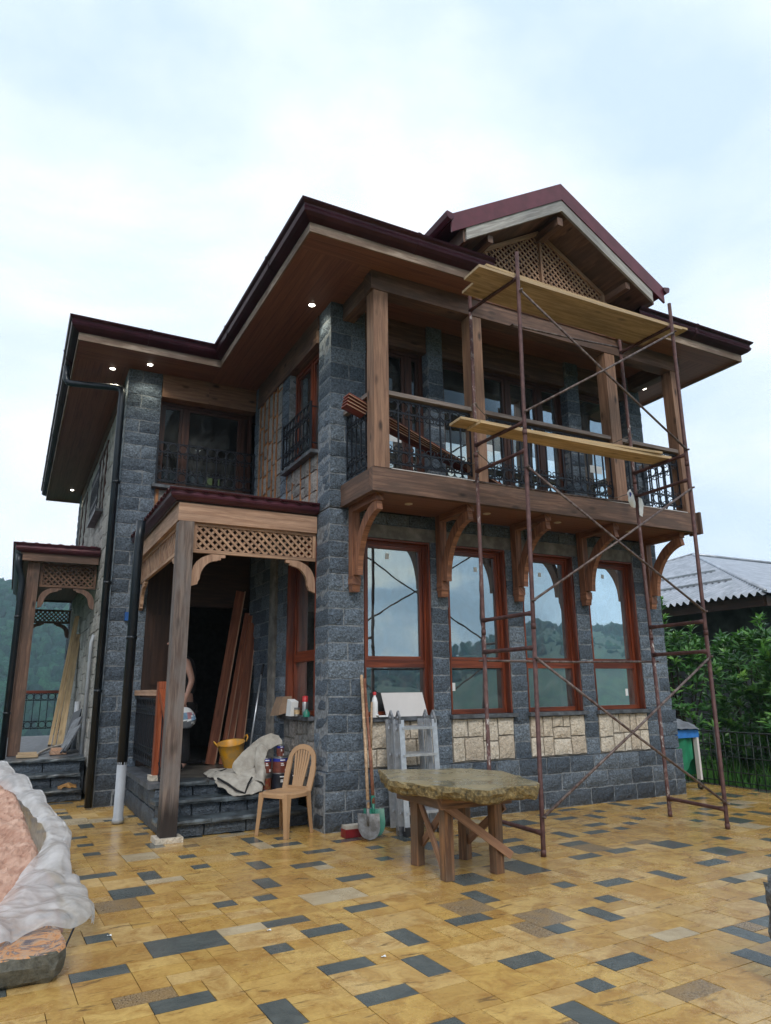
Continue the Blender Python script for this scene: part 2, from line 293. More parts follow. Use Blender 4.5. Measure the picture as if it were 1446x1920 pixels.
def glass_mat(name, refl, tint, tr):
    t = NT(name)
    fr = t.n('Fresnel', {'IOR': 1.45}).outputs[0]
    f = t.math('ADD', t.math('MULTIPLY', fr, 1.2 if refl > .1 else .55), refl, clamp=True)
    g = t.n('BsdfGlossy', {'Color': C(*tint), 'Roughness': 0.015, 'Normal': t.bump(t.noise(t.obj(), 1.6, 2), 0.14, 0.02)})
    tp = t.n('BsdfTransparent', {'Color': C(*tr)})
    mx = t.n('MixShader', {0: f, 1: tp.outputs[0], 2: g.outputs[0]})
    du = t.n('BsdfDiffuse', {'Color': C(.42, .44, .45)}); o_ = t.obj()
    sm = t.math('MULTIPLY', t.ramp(t.noise(t.vmap(o_, (1.2, 1.2, .7)), 3.2, 6, 0.7, 1.5), [(0.42, (0.015, 0.015, 0.015)), (0.68, (0.16, 0.16, 0.16))]), 1.0)
    m2 = t.n('MixShader', {0: sm, 1: mx.outputs[0], 2: du.outputs[0]}); t.t.links.new(m2.outputs[0], t.out.inputs[0]); return t.mat
M['glass'] = glass_mat('reflective_window_glass', 0.40, (0.70, 0.84, 0.90), (0.30, 0.40, 0.42))
M['glass_upper'] = glass_mat('dark_upper_glass', 0.0, (0.70, 0.85, 0.95), (0.30, 0.36, 0.38))
def leafmat(name, a, b, c):
    t = NT(name); tt = t.tint(); col = t.ramp(tt, [(0, a), (0.55, b), (1, c)])
    p = t.n('BsdfPrincipled', {'Base Color': col, 'Roughness': 0.35, 'Specular IOR Level': 0.5})
    tr = t.n('BsdfTranslucent', {'Color': t.mix(0.5, col, (0.10, 0.26, 0.02))})
    mx = t.n('MixShader', {0: 0.22, 1: p.outputs[0], 2: tr.outputs[0]}); t.t.links.new(mx.outputs[0], t.out.inputs[0]); return t.mat
M['leaf'] = leafmat('glossy_laurel_leaf', (0.022, 0.085, 0.028), (0.075, 0.22, 0.055), (0.22, 0.44, 0.08))
M['grass'] = leafmat('grass_blade', (0.02, 0.07, 0.02), (0.05, 0.16, 0.035), (0.11, 0.26, 0.05))
def forestmat():
    t = NT('forest_foliage'); tt = t.tint(); o = t.obj()
    n = t.noise(o, 0.9, 5, 0.75)
    col = t.ramp(tt, [(0, (0.006, 0.032, 0.024)), (0.5, (0.012, 0.060, 0.040)), (1, (0.028, 0.10, 0.052))])
    col = t.mix(0.8, col, t.ramp(n, [(0.35, (0.35, 0.35, 0.35)), (0.65, (1.5, 1.5, 1.5))]), 'MULTIPLY')
    t.bsdf(Base_Color=col, Roughness=0.9, Specular_IOR_Level=0.1, Normal=t.bump(n, 1.0, 1.2)); return t.mat
M['forest'] = forestmat()
M['terrain'] = m_plain('green_hillside', (0.045, 0.095, 0.04), 0.95, c2=(0.02, 0.05, 0.025), scale=0.08, bump=0.3)
def sheetmat():
    t = NT('translucent_plastic_sheet'); n = t.noise(t.obj(), 6, 4)
    p = t.n('BsdfPrincipled', {'Base Color': C(0.84, 0.86, 0.89), 'Roughness': 0.18, 'Specular IOR Level': 0.6, 'Normal': t.bump(t.math('ADD', t.voro(t.n('Mapping', {'Vector': t.obj(), 'Scale': (1, 1.6, 1)}).outputs[0], 9), t.math('MULTIPLY', t.voro(t.obj(), 23), .2)), 0.45, 0.03)})
    tr = t.n('BsdfTransparent', {'Color': C(0.9, 0.92, 0.95)}); tl = t.n('BsdfTranslucent', {'Color': C(0.75, 0.80, 0.85)})
    a = t.n('MixShader', {0: 0.5, 1: p.outputs[0], 2: tl.outputs[0]})
    b = t.n('MixShader', {0: t.ramp(n, [(0.35, (0.12, 0.12, 0.12)), (0.65, (0.50, 0.50, 0.50))]), 1: a.outputs[0], 2: tr.outputs[0]})
    t.t.links.new(b.outputs[0], t.out.inputs[0]); return t.mat
M['sheet'] = sheetmat()
def emis(name, c, s):
    t = NT(name); e = t.n('Emission', {'Color': C(*c), 'Strength': s}); t.t.links.new(e.outputs[0], t.out.inputs[0]); return t.mat
M['lamp'] = emis('lit_downlight', (1.0, 0.95, 0.80), 14)
M['screenlit'] = emis('lit_room_through_gap', (0.85, 0.85, 0.35), 0.55)
M['lampoff'] = m_plain('unlit_downlight', (0.55, 0.50, 0.45), 0.5, var=0.03)

# ------------------------------------------------------------------ mesh builder
def rnd(a, b): return random.uniform(a, b)
class MB:
    def __init__(s): s.v = []; s.f = []; s.t = []; s.m = []; s.s = []; s.uv = []
    def add(s, vs, fs, tint=0.5, mi=0, smooth=False, uvs=None):
        b = len(s.v); s.v += [tuple(x) for x in vs]
        for k, f in enumerate(fs):
            s.f.append(tuple(b+i for i in f)); s.t.append(tint if not isinstance(tint, list) else tint[k]); s.m.append(mi); s.s.append(smooth)
            if uvs is not None: s.uv.append([uvs[i] for i in f])
            else:
                p = [V(vs[i]) for i in f]; n = (p[1]-p[0]).cross(p[2]-p[0]) if len(p) > 2 else V((0, 0, 1))
                a = [abs(n.x), abs(n.y), abs(n.z)]; q = a.index(max(a)); 
                s.uv.append([(w.y, w.z) if q == 0 else ((w.x, w.z) if q == 1 else (w.x, w.y)) for w in p])
    def beam(s, a, b, w, h, up=None, tint=None, mi=0, ext=0.0):
        a, b = V(a), V(b); d = (b-a); L = d.length; d.normalize(); a = a-d*ext; b = b+d*ext; L += 2*ext
        up = V(up) if up is not None else (V((0, 0, 1)) if abs(d.z) < 0.9 else V((0, 1, 0)))
        x = d.cross(up).normalized(); y = x.cross(d).normalized()
        if tint is None: tint = rnd(0.2, 0.8)
        ou, ov = rnd(0, 20), rnd(0, 20)
        P = []
        for e in (a, b):
            for sx, sy in ((-1, -1), (1, -1), (1, 1), (-1, 1)): P.append(e+x*sx*w/2+y*sy*h/2)
        per = [0, w, w+h, 2*w+h, 2*w+2*h]
        base = len(s.v); s.v += [tuple(p) for p in P]
        for i in range(4):
            j = (i+1) % 4
            s.f.append((base+i, base+j, base+4+j, base+4+i)); s.uv.append([(ou, ov+per[i]), (ou, ov+per[i+1]), (ou+L, ov+per[i+1]), (ou+L, ov+per[i])])
        s.f.append((base+3, base+2, base+1, base)); s.uv.append([(ou, ov+h), (ou+.02, ov+h+w), (ou+.02, ov+w), (ou, ov)])
        s.f.append((base+4, base+5, base+6, base+7)); s.uv.append([(ou, ov), (ou+.02, ov+w), (ou+.02, ov+w+h), (ou, ov+h)])
        s.t += [tint]*6; s.m += [mi]*6; s.s += [False]*6
    def box(s, p0, p1, tint=None, mi=0, axis=None):
        p0, p1 = V(p0), V(p1); d = [abs(p1[i]-p0[i]) for i in range(3)]
        ax = d.index(max(d)) if axis is None else axis
        c = (p0+p1)/2; e = V((0, 0, 0)); e[ax] = d[ax]/2
        if ax == 0: s.beam(c-e, c+e, d[1], d[2], (0, 0, 1), tint, mi)
        elif ax == 1: s.beam(c-e, c+e, d[0], d[2], (0, 0, 1), tint, mi)
        else: s.beam(c-e, c+e, d[0], d[1], (0, 1, 0), tint, mi)
    def tube(s, pts, r, n=8, tint=0.5, mi=0, smooth=True, caps=True, closed=False):
        pts = [V(p) for p in pts]; N = len(pts); rr = r if isinstance(r, (list, tuple)) else [r]*N
        vs = []; prev = None
        for i, p in enumerate(pts):
            if closed: d = pts[(i+1) % N]-pts[i-1]
            else: d = (pts[min(i+1, N-1)]-pts[max(i-1, 0)])
            d.normalize()
            if prev is None:
                u = d.cross(V((0, 0, 1)) if abs(d.z) < 0.9 else V((1, 0, 0))).normalized()
            else: u = (prev-d*prev.dot(d)).normalized()
            prev = u; w = d.cross(u)
            for k in range(n):
                a = 2*PI*k/n; vs.append(p+u*math.cos(a)*rr[i]+w*math.sin(a)*rr[i])
        fs = []
        for i in range(N if closed else N-1):
            j = (i+1) % N
            for k in range(n):
                l = (k+1) % n; fs.append((i*n+k, i*n+l, j*n+l, j*n+k))
        if caps and not closed: fs.append(tuple(range(n-1, -1, -1))); fs.append(tuple((N-1)*n+k for k in range(n)))
        s.add(vs, fs, tint, mi, smooth)
    def lathe(s, c, prof, n=20, tint=0.5, mi=0, smooth=True, axis=V((0, 0, 1)), sx=1.0):
        c = V(c); axis = V(axis).normalized(); u = axis.cross(V((1, 0, 0)) if abs(axis.x) < 0.9 else V((0, 1, 0))).normalized(); w = axis.cross(u)
        vs = []
        for r, h in prof:
            for k in range(n):
                a = 2*PI*k/n; vs.append(c+axis*h+(u*math.cos(a)+w*math.sin(a)*sx)*r)
        fs = []
        for i in range(len(prof)-1):
            for k in range(n):
                l = (k+1) % n; fs.append((i*n+k, i*n+l, (i+1)*n+l, (i+1)*n+k))
        s.add(vs, fs, tint, mi, smooth)
        if prof[0][0] > 1e-4: s.add(vs[:n], [tuple(range(n-1, -1, -1))], tint, mi)
        if prof[-1][0] > 1e-4: s.add(vs[-n:], [tuple(range(n))], tint, mi)
    def prism(s, poly, O, U, W, depth, tint=None, mi=0):
        # poly in (u,v) plane, extruded by depth along U x W
        O, U, W = V(O), V(U).normalized(), V(W).normalized(); N = U.cross(W)
        n = len(poly); A = [O+U*a+W*b for a, b in poly]; B = [p+N*depth for p in A]
        if tint is None: tint = rnd(0.2, 0.8)
        s.add(A+B, [tuple(range(n-1, -1, -1)), tuple(range(n, 2*n))], tint, mi, uvs=[(b, a) for a, b in poly]*2)
        s.add(A+B, [(i, (i+1) % n, n+(i+1) % n, n+i) for i in range(n)], tint, mi)
    def block(s, fr, u0, u1, v0, v1, d, tint, mi=0, seg=0.07, bulge=0.012, rough=0.010, gap=0.009):
        # rough stone block; front face at n=0, body going back to n=-d
        O, U, W, N = fr; u0 += gap; u1 -= gap; v0 += gap; v1 -= gap
        nu = max(2, round((u1-u0)/seg)); nv = max(2, round((v1-v0)/seg)); nd = max(1, round(d/max(seg, .1)))
        def P(u, v, n, k):
            p = O+U*u+W*v+N*n
            q = noise.noise_vector(p*9.0)*rough + noise.noise_vector(p*24.0)*rough*0.6
            return p+q
        vs = []; idx = {}
        def vert(i, j, k):
            key = (i, j, k)
            if key in idx: return idx[key]
            fu, fv, fd = i/nu, j/nv, k/nd
            ed = min(fu, 1-fu, 0.25)*min(fv, 1-fv, 0.25)*16
            n = -d*fd + (bulge*(0.2+0.8*ed) if k == 0 else 0)
            if k == 0 and (i in (0, nu) or j in (0, nv)): n -= 0.002
            su = 0.0
            if 0 < j < nv and i in (0, nu) and 0 < k < nd: su = (bulge*0.8)*(-1 if i == 0 else 1)
            idx[key] = len(vs); vs.append(P(u0+(u1-u0)*fu+su, v0+(v1-v0)*fv, n, k)); return idx[key]
        fs = []
        for i in range(nu):
            for j in range(nv): fs.append((vert(i, j, 0), vert(i+1, j, 0), vert(i+1, j+1, 0), vert(i, j+1, 0)))
        for k in range(nd):
            for j in range(nv):
                fs.append((vert(0, j, k+1), vert(0, j, k), vert(0, j+1, k), vert(0, j+1, k+1)))
                fs.append((vert(nu, j, k), vert(nu, j, k+1), vert(nu, j+1, k+1), vert(nu, j+1, k)))
            for i in range(nu):
                fs.append((vert(i, 0, k+1), vert(i+1, 0, k+1), vert(i+1, 0, k), vert(i, 0, k)))
                fs.append((vert(i, nv, k), vert(i+1, nv, k), vert(i+1, nv, k+1), vert(i, nv, k+1)))
        s.add(vs, fs, tint, mi)
    def grid(s, fn, nu, nv, tint=0.5, mi=0, smooth=True, uvs=None):
        vs = [fn(i/nu, j/nv) for j in range(nv+1) for i in range(nu+1)]
        uv = [(uvs[0]*(k % (nu+1))/nu, uvs[1]*(k//(nu+1))/nv) for k in range(len(vs))] if uvs else None
        s.add(vs, [(j*(nu+1)+i, j*(nu+1)+i+1, (j+1)*(nu+1)+i+1, (j+1)*(nu+1)+i) for j in range(nv) for i in range(nu)], tint, mi, smooth, uv)

col = sc.collection
def tag(o, label=None, cat=None, group=None, kind=None):
    if label: o['label'] = label
    if cat: o['category'] = cat
    if group: o['group'] = group
    if kind: o['kind'] = kind
    return o
def build(mb, name, mats, parent=None, recenter=False):
    me = bpy.data.meshes.new(name)
    off = V((0, 0, 0))
    if recenter and mb.v:
        a = np.array(mb.v); off = V(((a[:, 0].min()+a[:, 0].max())/2, (a[:, 1].min()+a[:, 1].max())/2, a[:, 2].min()))
        mb.v = [tuple(r) for r in (a-np.array(off))]
    me.from_pydata(mb.v, [], mb.f)
    for mm in (mats if isinstance(mats, (list, tuple)) else [mats]): me.materials.append(M[mm] if isinstance(mm, str) else mm)
    me.polygons.foreach_set('material_index', mb.m); me.polygons.foreach_set('use_smooth', mb.s)
    at = me.attributes.new('tint', 'FLOAT', 'FACE'); at.data.foreach_set('value', mb.t)
    ul = me.uv_layers.new(name='UVMap'); flat = [c for f in mb.uv for uv in f for c in uv]; ul.data.foreach_set('uv', flat)
    me.update(); o = bpy.data.objects.new(name, me); col.objects.link(o)
    if parent is not None:
        o.parent = parent
        if parent.type == 'EMPTY': o.location = -V(parent.location)
    else: o.location = off
    return o
def thing(name, label, cat, loc=(0, 0, 0), group=None):
    o = bpy.data.objects.new(name, None); col.objects.link(o); o.location = loc; o.empty_display_size = 0.2
    return tag(o, label, cat, group)
def single(mb, name, mats, label, cat, group=None):
    return tag(build(mb, name, mats, None, True), label, cat, group)
def struct(mb, name, mats): return tag(build(mb, name, mats), kind='structure')

X_, Y_, Z_ = V((1, 0, 0)), V((0, 1, 0)), V((0, 0, 1))
def frontf(y, x=0): return (V((x, y, 0)), X_, Z_, -Y_)      # u = X - x
def leftf(x): return (V((x, 0, 0)), -Y_, Z_, -X_)           # u = -Y
def rightf(x): return (V((x, 0, 0)), Y_, Z_, X_)            # u = Y
def courses(mb, fr, u0, u1, v0, v1, d, ch=0.205, lr=(0.26, 0.44), seed=0, **kw):
    random.seed(seed); n = max(1, round((v1-v0)/ch)); h = (v1-v0)/n
    for k in range(n):
        a = u0; first = True
        while a < u1-1e-4:
            L = rnd(*lr)
            if first and k % 2: L *= 0.6
            first = False
            if u1-(a+L) < 0.14: L = u1-a
            mb.block(fr, a, a+L, v0+k*h, v0+(k+1)*h, d, rnd(0, 1), **kw); a += L
def rubble(mb, fr, u0, u1, v0, v1, d=0.05, smin=0.16, smax=0.42, seed=0, vert=0.5, tlo=0, thi=1, **kw):
    random.seed(seed)
    def rec(a, b, c, e):
        w, h = b-a, e-c
        if w <= smax and h <= smax and (rnd(0, 1) < 0.45 or (w < smin*2 and h < smin*2)) or (w < smin*1.6 and h < smin*1.6):
            mb.block(fr, a, b, c, e, d, rnd(tlo, thi), **kw); return
        if w*(2*vert) > h*(2-2*vert)*rnd(0.7, 1.4) and w > smin*1.5 or h < smin*1.5:
            t = a+w*rnd(0.35, 0.65); rec(a, t, c, e); rec(t, b, c, e)
        else:
            t = c+h*rnd(0.35, 0.65); rec(a, b, c, t); rec(a, b, t, e)
    rec(u0, u1, v0, v1)

# ------------------------------------------------------------------ ground: patio, terrain, haze
random.seed(5)
mb = MB()
MOD = 0.152; X0, X1, Y0, Y1 = -5.6, 6.86, -9.2, 4.2
nx, ny = int((X1-X0)/MOD), int((Y1-Y0)/MOD)
used = np.zeros((nx, ny), bool); darks = []
sizes = [((2, 2), 34), ((2, 1), 26), ((1, 2), 26), ((1, 1), 14), ((3, 2), 7), ((2, 3), 9), ((4, 2), 1), ((2, 4), 2)]
rot = Matrix.Rotation(math.radians(2.0), 3, 'Z')
for i in range(nx):
    for j in range(ny):
        if used[i, j]: continue
        opts = [(s_, w_) for s_, w_ in sizes if i+s_[0] <= nx and j+s_[1] <= ny and not used[i:i+s_[0], j:j+s_[1]].any()]
        tot = sum(w for _, w in opts); r_ = rnd(0, tot)
        for s_, w_ in opts:
            r_ -= w_
            if r_ <= 0: break
        used[i:i+s_[0], j:j+s_[1]] = True
        small = s_[0]*s_[1] <= 2
        q = rnd(0, 1); tn = rnd(0, 1)
        near = any((dk[0] < i+s_[0]+1 and i-1 < dk[0]+dk[2] and dk[1] < j+s_[1]+1 and j-1 < dk[1]+dk[3]) for dk in darks[-60:])
        if q < (0.42 if small else 0.06) and not near: tn = 2.0; darks.append((i, j, s_[0], s_[1]))
        elif q > (0.975 if small else 0.98): tn = 3.0
        elif q > (0.94 if small else 0.95): tn = 4.0
        g = rnd(0.0015, 0.003); z = rnd(-0.002, 0.0012)
        x0, x1_, y0, y1_ = X0+i*MOD+g, X0+(i+s_[0])*MOD-g, Y0+j*MOD+g, Y0+(j+s_[1])*MOD-g
        tl = [rnd(-.0008, .0008) for _ in range(4)]
        c_ = [(x0, y0), (x1_, y0), (x1_, y1_), (x0, y1_)]
        vs = [rot @ V((a, b, z+tl[k])) for k, (a, b) in enumerate(c_)] + [rot @ V((a, b, -0.02)) for a, b in c_]
        mb.add(vs, [(0, 1, 2, 3), (4, 5, 1, 0), (5, 6, 2, 1), (6, 7, 3, 2), (7, 4, 0, 3)], tn)
mb.box((-6.2, -9.8, -0.35), (6.95, 4.3, -0.012), 0.0, mi=1)
struct(mb, 'patio', ['paving', 'soil'])

def terrain_h(x, y):
    dx = max(-6.0-x, 0, x-6.9); dy = max(-9.6-y, 0, y-12.6); d = math.hypot(dx, dy)
    side = 1.0
    if x > 6.9: side = 0.06+0.94*min(1, max(0, (abs(y)-30)/80)) * (1 if x < 60 else 1) if x < 80 else 0.35
    low = -0.13 - min(d*0.42, 55)*side
    r = math.hypot(x, y); th = math.atan2(y, x)
    # mountains all round, higher to the far left and behind the viewer
    A = 95+35*math.sin(th*3+0.6)+25*noise.noise(V((math.cos(th)*2.3, math.sin(th)*2.3, 3.1)))+12*noise.noise(V((math.cos(th)*7, math.sin(th)*7, 1.1)))
    if -0.9 < th < 1.15: A *= 0.30
    if th < -0.9: A *= 0.08+0.10*max(0, math.cos((th+0.95)*1.6))
    t = min(1, max(0, (r-150)/480)); t = t*t*(3-2*t)
    bump = 9*noise.noise(V((x*0.008, y*0.008, 0)))*min(1, r/200)+2.5*noise.noise(V((x*0.03, y*0.03, 4)))*min(1, r/120)
    return low*(1-t*0.6)+(A+(40 if th > -.9 else max(13, 40-(-.9-th)*220)))*t+bump*min(1, max(0, d/30))
mb = MB()
rs = [0, 3, 6, 8, 10, 12, 14, 16.5, 20, 25, 32, 42, 55, 72, 95, 120, 150, 185, 225, 270, 320, 380, 450, 530, 620, 720, 830]
NA = 160; vs = []
for r in rs:
    for k in range(NA):
        a = 2*PI*k/NA; x, y = r*math.cos(a), r*math.sin(a)
        inside = (-6.0 < x < 6.9 and -9.6 < y < 12.6)
        vs.append((x, y, -0.36 if inside else terrain_h(x, y)-(0.25 if x < 6.9 else 0)))
fs = [(i*NA+k, i*NA+(k+1) % NA, (i+1)*NA+(k+1) % NA, (i+1)*NA+k) for i in range(len(rs)-1) for k in range(NA)]
mb.add(vs, fs, 0.5, 0, True)
struct(mb, 'terrain', 'terrain')

# forest on the slopes
random.seed(11)
def ico():
    t = (1+5**.5)/2; v = [(-1, t, 0), (1, t, 0), (-1, -t, 0), (1, -t, 0), (0, -1, t), (0, 1, t), (0, -1, -t), (0, 1, -t), (t, 0, -1), (t, 0, 1), (-t, 0, -1), (-t, 0, 1)]
    f = [(0, 11, 5), (0, 5, 1), (0, 1, 7), (0, 7, 10), (0, 10, 11), (1, 5, 9), (5, 11, 4), (11, 10, 2), (10, 7, 6), (7, 1, 8), (3, 9, 4), (3, 4, 2), (3, 2, 6), (3, 6, 8), (3, 8, 9), (4, 9, 5), (2, 4, 11), (6, 2, 10), (8, 6, 7), (9, 8, 1)]
    v = [V(p).normalized() for p in v]; f2 = []; cache = {}
    def mid(a, b):
        k = (min(a, b), max(a, b))
        if k not in cache: cache[k] = len(v); v.append(((v[a]+v[b])/2).normalized())
        return cache[k]
    for a, b, c in f: ab, bc, ca = mid(a, b), mid(b, c), mid(c, a); f2 += [(a, ab, ca), (b, bc, ab), (c, ca, bc), (ab, bc, ca)]
    return v, f2
IV, IF = ico()
mb = MB()
def crown(x, y, s):
    z = terrain_h(x, y)-(0.5 if y > 0 else 3.0); tn = rnd(0, 1); off = V((rnd(0, 99), rnd(0, 99), 0)); hh = rnd(1.1, 1.7)
    vs = []
    for p in IV:
        k = 1+0.45*noise.noise(p*1.7+off)+0.25*noise.noise(p*4.1+off)
        vs.append((x+p.x*s*k, y+p.y*s*k, z+s*0.9+p.z*s*hh*k))
    mb.add(vs, IF, tn, 0, True)
for _ in range(6500):
    a = rnd(math.radians(84), math.radians(112)); r = math.sqrt(rnd(60**2, 640**2)); crown(r*math.cos(a), r*math.sin(a), rnd(1.8, 3.8))
for _ in range(2500):
    a = rnd(math.radians(215), math.radians(330)); r = math.sqrt(rnd(380**2, 640**2)); crown(r*math.cos(a), r*math.sin(a), rnd(2.0, 3.4))
tag(build(mb, 'forest', 'forest'), 'dense hazy forest covering the mountain slopes beyond the house', 'forest', kind='stuff')

# ------------------------------------------------------------------ ornament helpers
def arc(c, U, W, r, a0, a1, n): return [c+U*math.cos(a0+(a1-a0)*i/n)*r+W*math.sin(a0+(a1-a0)*i/n)*r for i in range(n+1)]
def railing(mb, A, B, z0, z1, pitch=0.146, r=0.0095, scroll=True, ring=None, end=True):
    A, B = V((A[0], A[1], 0)), V((B[0], B[1], 0)); U = (B-A); L = U.length; U.normalize()
    n = max(2, round(L/pitch)); p = L/n; ring = ring or min(p, 0.15); R = ring/2-0.006
    zt, zb = z1, z0; zt2, zb2 = z1-ring-0.008, z0+ring+0.008
    for z in (zt, zt2, zb2, zb): mb.beam(A+Z_*z, B+Z_*z, 0.014, 0.018)
    for i in range(n+1):
        q = A+U*p*i; mb.beam(q+Z_*(z0-0.02), q+Z_*z1, 0.016, 0.016, (0, 1, 0))
    for i in range(n):
        c = A+U*(p*(i+.5))
        mb.tube(arc(c+Z_*(zt-ring/2-.004), U, Z_, R, 0, 2*PI*15/16, 15)[:16], r*0.9, 4, closed=True)
        mb.tube(arc(c+Z_*(zb+ring/2+.004), U, Z_, R, 0, 2*PI*15/16, 15)[:16], r*0.9, 4, closed=True)
    if scroll:
        for i in range(n+1):
            q = A+U*p*i
            for sgn in (-1, 1):
                if (i == 0 and sgn < 0) or (i == n and sgn > 0): continue
                for zz, dz in ((zt2, -1), (zb2, 1)):
                    c = q+U*sgn*0.034+Z_*(zz+dz*0.035); sp = []
                    for k in range(10):
                        a = PI - k/9*1.55*PI; rr_ = 0.033*(1-k/9*0.45)
                        sp.append(c+U*sgn*math.cos(a)*rr_-Z_*(-dz)*math.sin(a)*rr_)
                    sp = [q+U*sgn*0.004+Z_*(zz+dz*0.004)]+sp
                    mb.tube(sp, r*0.75, 4)
def lattice(mb, fr, poly, sp=0.07, w=0.028, th=0.012, border=0.0, ang=PI/4):
    O, U, W, N = fr
    for layer, a in enumerate((ang, PI-ang)):
        d = (math.cos(a), math.sin(a)); nrm = (-d[1], d[0])
        offs = [p[0]*nrm[0]+p[1]*nrm[1] for p in poly]; k0 = math.ceil(min(offs)/sp); k1 = math.floor(max(offs)/sp)
        for k in range(k0, k1+1):
            c = k*sp; ts = []
            for i in range(len(poly)):
                p, q = poly[i], poly[(i+1) % len(poly)]; a0 = p[0]*nrm[0]+p[1]*nrm[1]-c; a1 = q[0]*nrm[0]+q[1]*nrm[1]-c
                if (a0 < 0) != (a1 < 0):
                    f = a0/(a0-a1); x, y = p[0]+(q[0]-p[0])*f, p[1]+(q[1]-p[1])*f; ts.append(x*d[0]+y*d[1])
            if len(ts) == 2 and abs(ts[0]-ts[1]) > 0.02:
                P = [O+U*(nrm[0]*c+d[0]*t)+W*(nrm[1]*c+d[1]*t)+N*(layer*th) for t in sorted(ts)]
                mb.beam(P[0], P[1], w, th, up=N)
GP = [(0.0, 0.10), (0.03, 0.10), (0.09, 0.13), (0.125, 0.165), (0.135, 0.20), (0.12, 0.235), (0.125, 0.26), (0.155, 0.285), (0.165, 0.31), (0.15, 0.315), (0.05, 0.30), (0.0, 0.30)]
def sweep(mb, path, prof, closed=False, mi=0, z=0.0):
    path = [V((p[0], p[1], 0)) for p in path]; n = len(path); rings = []
    for i, p in enumerate(path):
        ds = []
        if i > 0: ds.append((p-path[i-1]).normalized())
        if i < n-1: ds.append((path[i+1]-p).normalized())
        ns = [V((-d.y, d.x, 0)) for d in ds]
        m_ = ns[0] if len(ns) == 1 else (ns[0]+ns[1])/(1+ns[0].dot(ns[1]))
        rings.append([p+m_*a+Z_*(z+b) for a, b in prof])
    k = len(prof)
    for i in range(n-1):
        vs = rings[i]+rings[i+1]; L = (path[i+1]-path[i]).length
        for j in range(k):
            l = (j+1) % k
            mb.add([vs[j], vs[l], vs[k+l], vs[k+j]], [(3, 2, 1, 0)], 0.5, mi, uvs=[(0, j*.05), (0, j*.05+.05), (L, j*.05+.05), (L, j*.05)])
    mb.add(rings[0], [tuple(range(k))], 0.5, mi); mb.add(rings[-1], [tuple(range(k-1, -1, -1))], 0.5, mi)

# ------------------------------------------------------------------ THE HOUSE
house = thing('stone_house', 'two-storey dark stone house with wooden balcony, timber porches and burgundy roof edges', 'house', (1.75, 5.9, 0))
HW = 5.52
def pier(x0, x1, y0, y1, z0, z1, seed, mat='basalt_dry', ch=0.205, name='stone_pier', side='front'):
    mb = MB(); random.seed(seed); n = round((z1-z0)/ch); h = (z1-z0)/n
    w, dd = x1-x0, y1-y0; fr = frontf(y0)
    for k in range(n):
        za, zb = z0+k*h, z0+(k+1)*h
        jx = rnd(-.006, .006)
        if w > 0.36 and k % 2 == 0:
            t = x0+w*rnd(0.4, 0.62)
            mb.block(fr, x0+jx, t, za, zb, dd, rnd(0, 1), seg=0.055, bulge=.014); mb.block(fr, t, x1+jx, za, zb, dd, rnd(0, 1), seg=0.055, bulge=.014)
        else:
            mb.block(fr, x0+jx, x1+jx, za, zb, dd*(0.55 if dd > 0.3 and k % 4 == 1 else 1), rnd(0, 1), seg=0.055, bulge=.014)
            if dd > 0.3 and k % 4 == 1: mb.block(frontf(y0+dd*0.55), x0+jx, x1+jx, za, zb, dd*0.45, rnd(0, 1), seg=0.055)
    mb.box((x0+.006, y0+.004, z0), (x1-.006, y1-.005, z1), 0.5, mi=1)
    return build(mb, name, [mat, 'mortar'], house)
# ground floor front
for i, (a, b) in enumerate(((0, .47), (1.41, 1.66), (2.60, 2.86), (3.80, 4.05), (4.99, HW))):
    pier(a, b, 0, 0.40 if i == 0 else 0.28, 0.62, 3.64 if i in (0, 4) else 3.33, 20+i, 'basalt')
mb = MB(); courses(mb, frontf(-0.05), -0.045, 5.58, 0, 0.62, 0.33, 0.207, (0.30, 0.46), 3, bulge=.02, seg=.06)
courses(mb, leftf(-0.045), -0.44, -0.28, 0, 0.62, 0.3, 0.207, (0.2, 0.3), 5)
courses(mb, frontf(-0.015), 5.2, 5.57, 0.62, 1.17, 0.3, 0.183, (0.2, 0.3), 9)
mb.box((-.041, -.046, 0), (5.572, .3, .612), 0.5, mi=1)
build(mb, 'stone_base', ['basalt', 'mortar'], house)
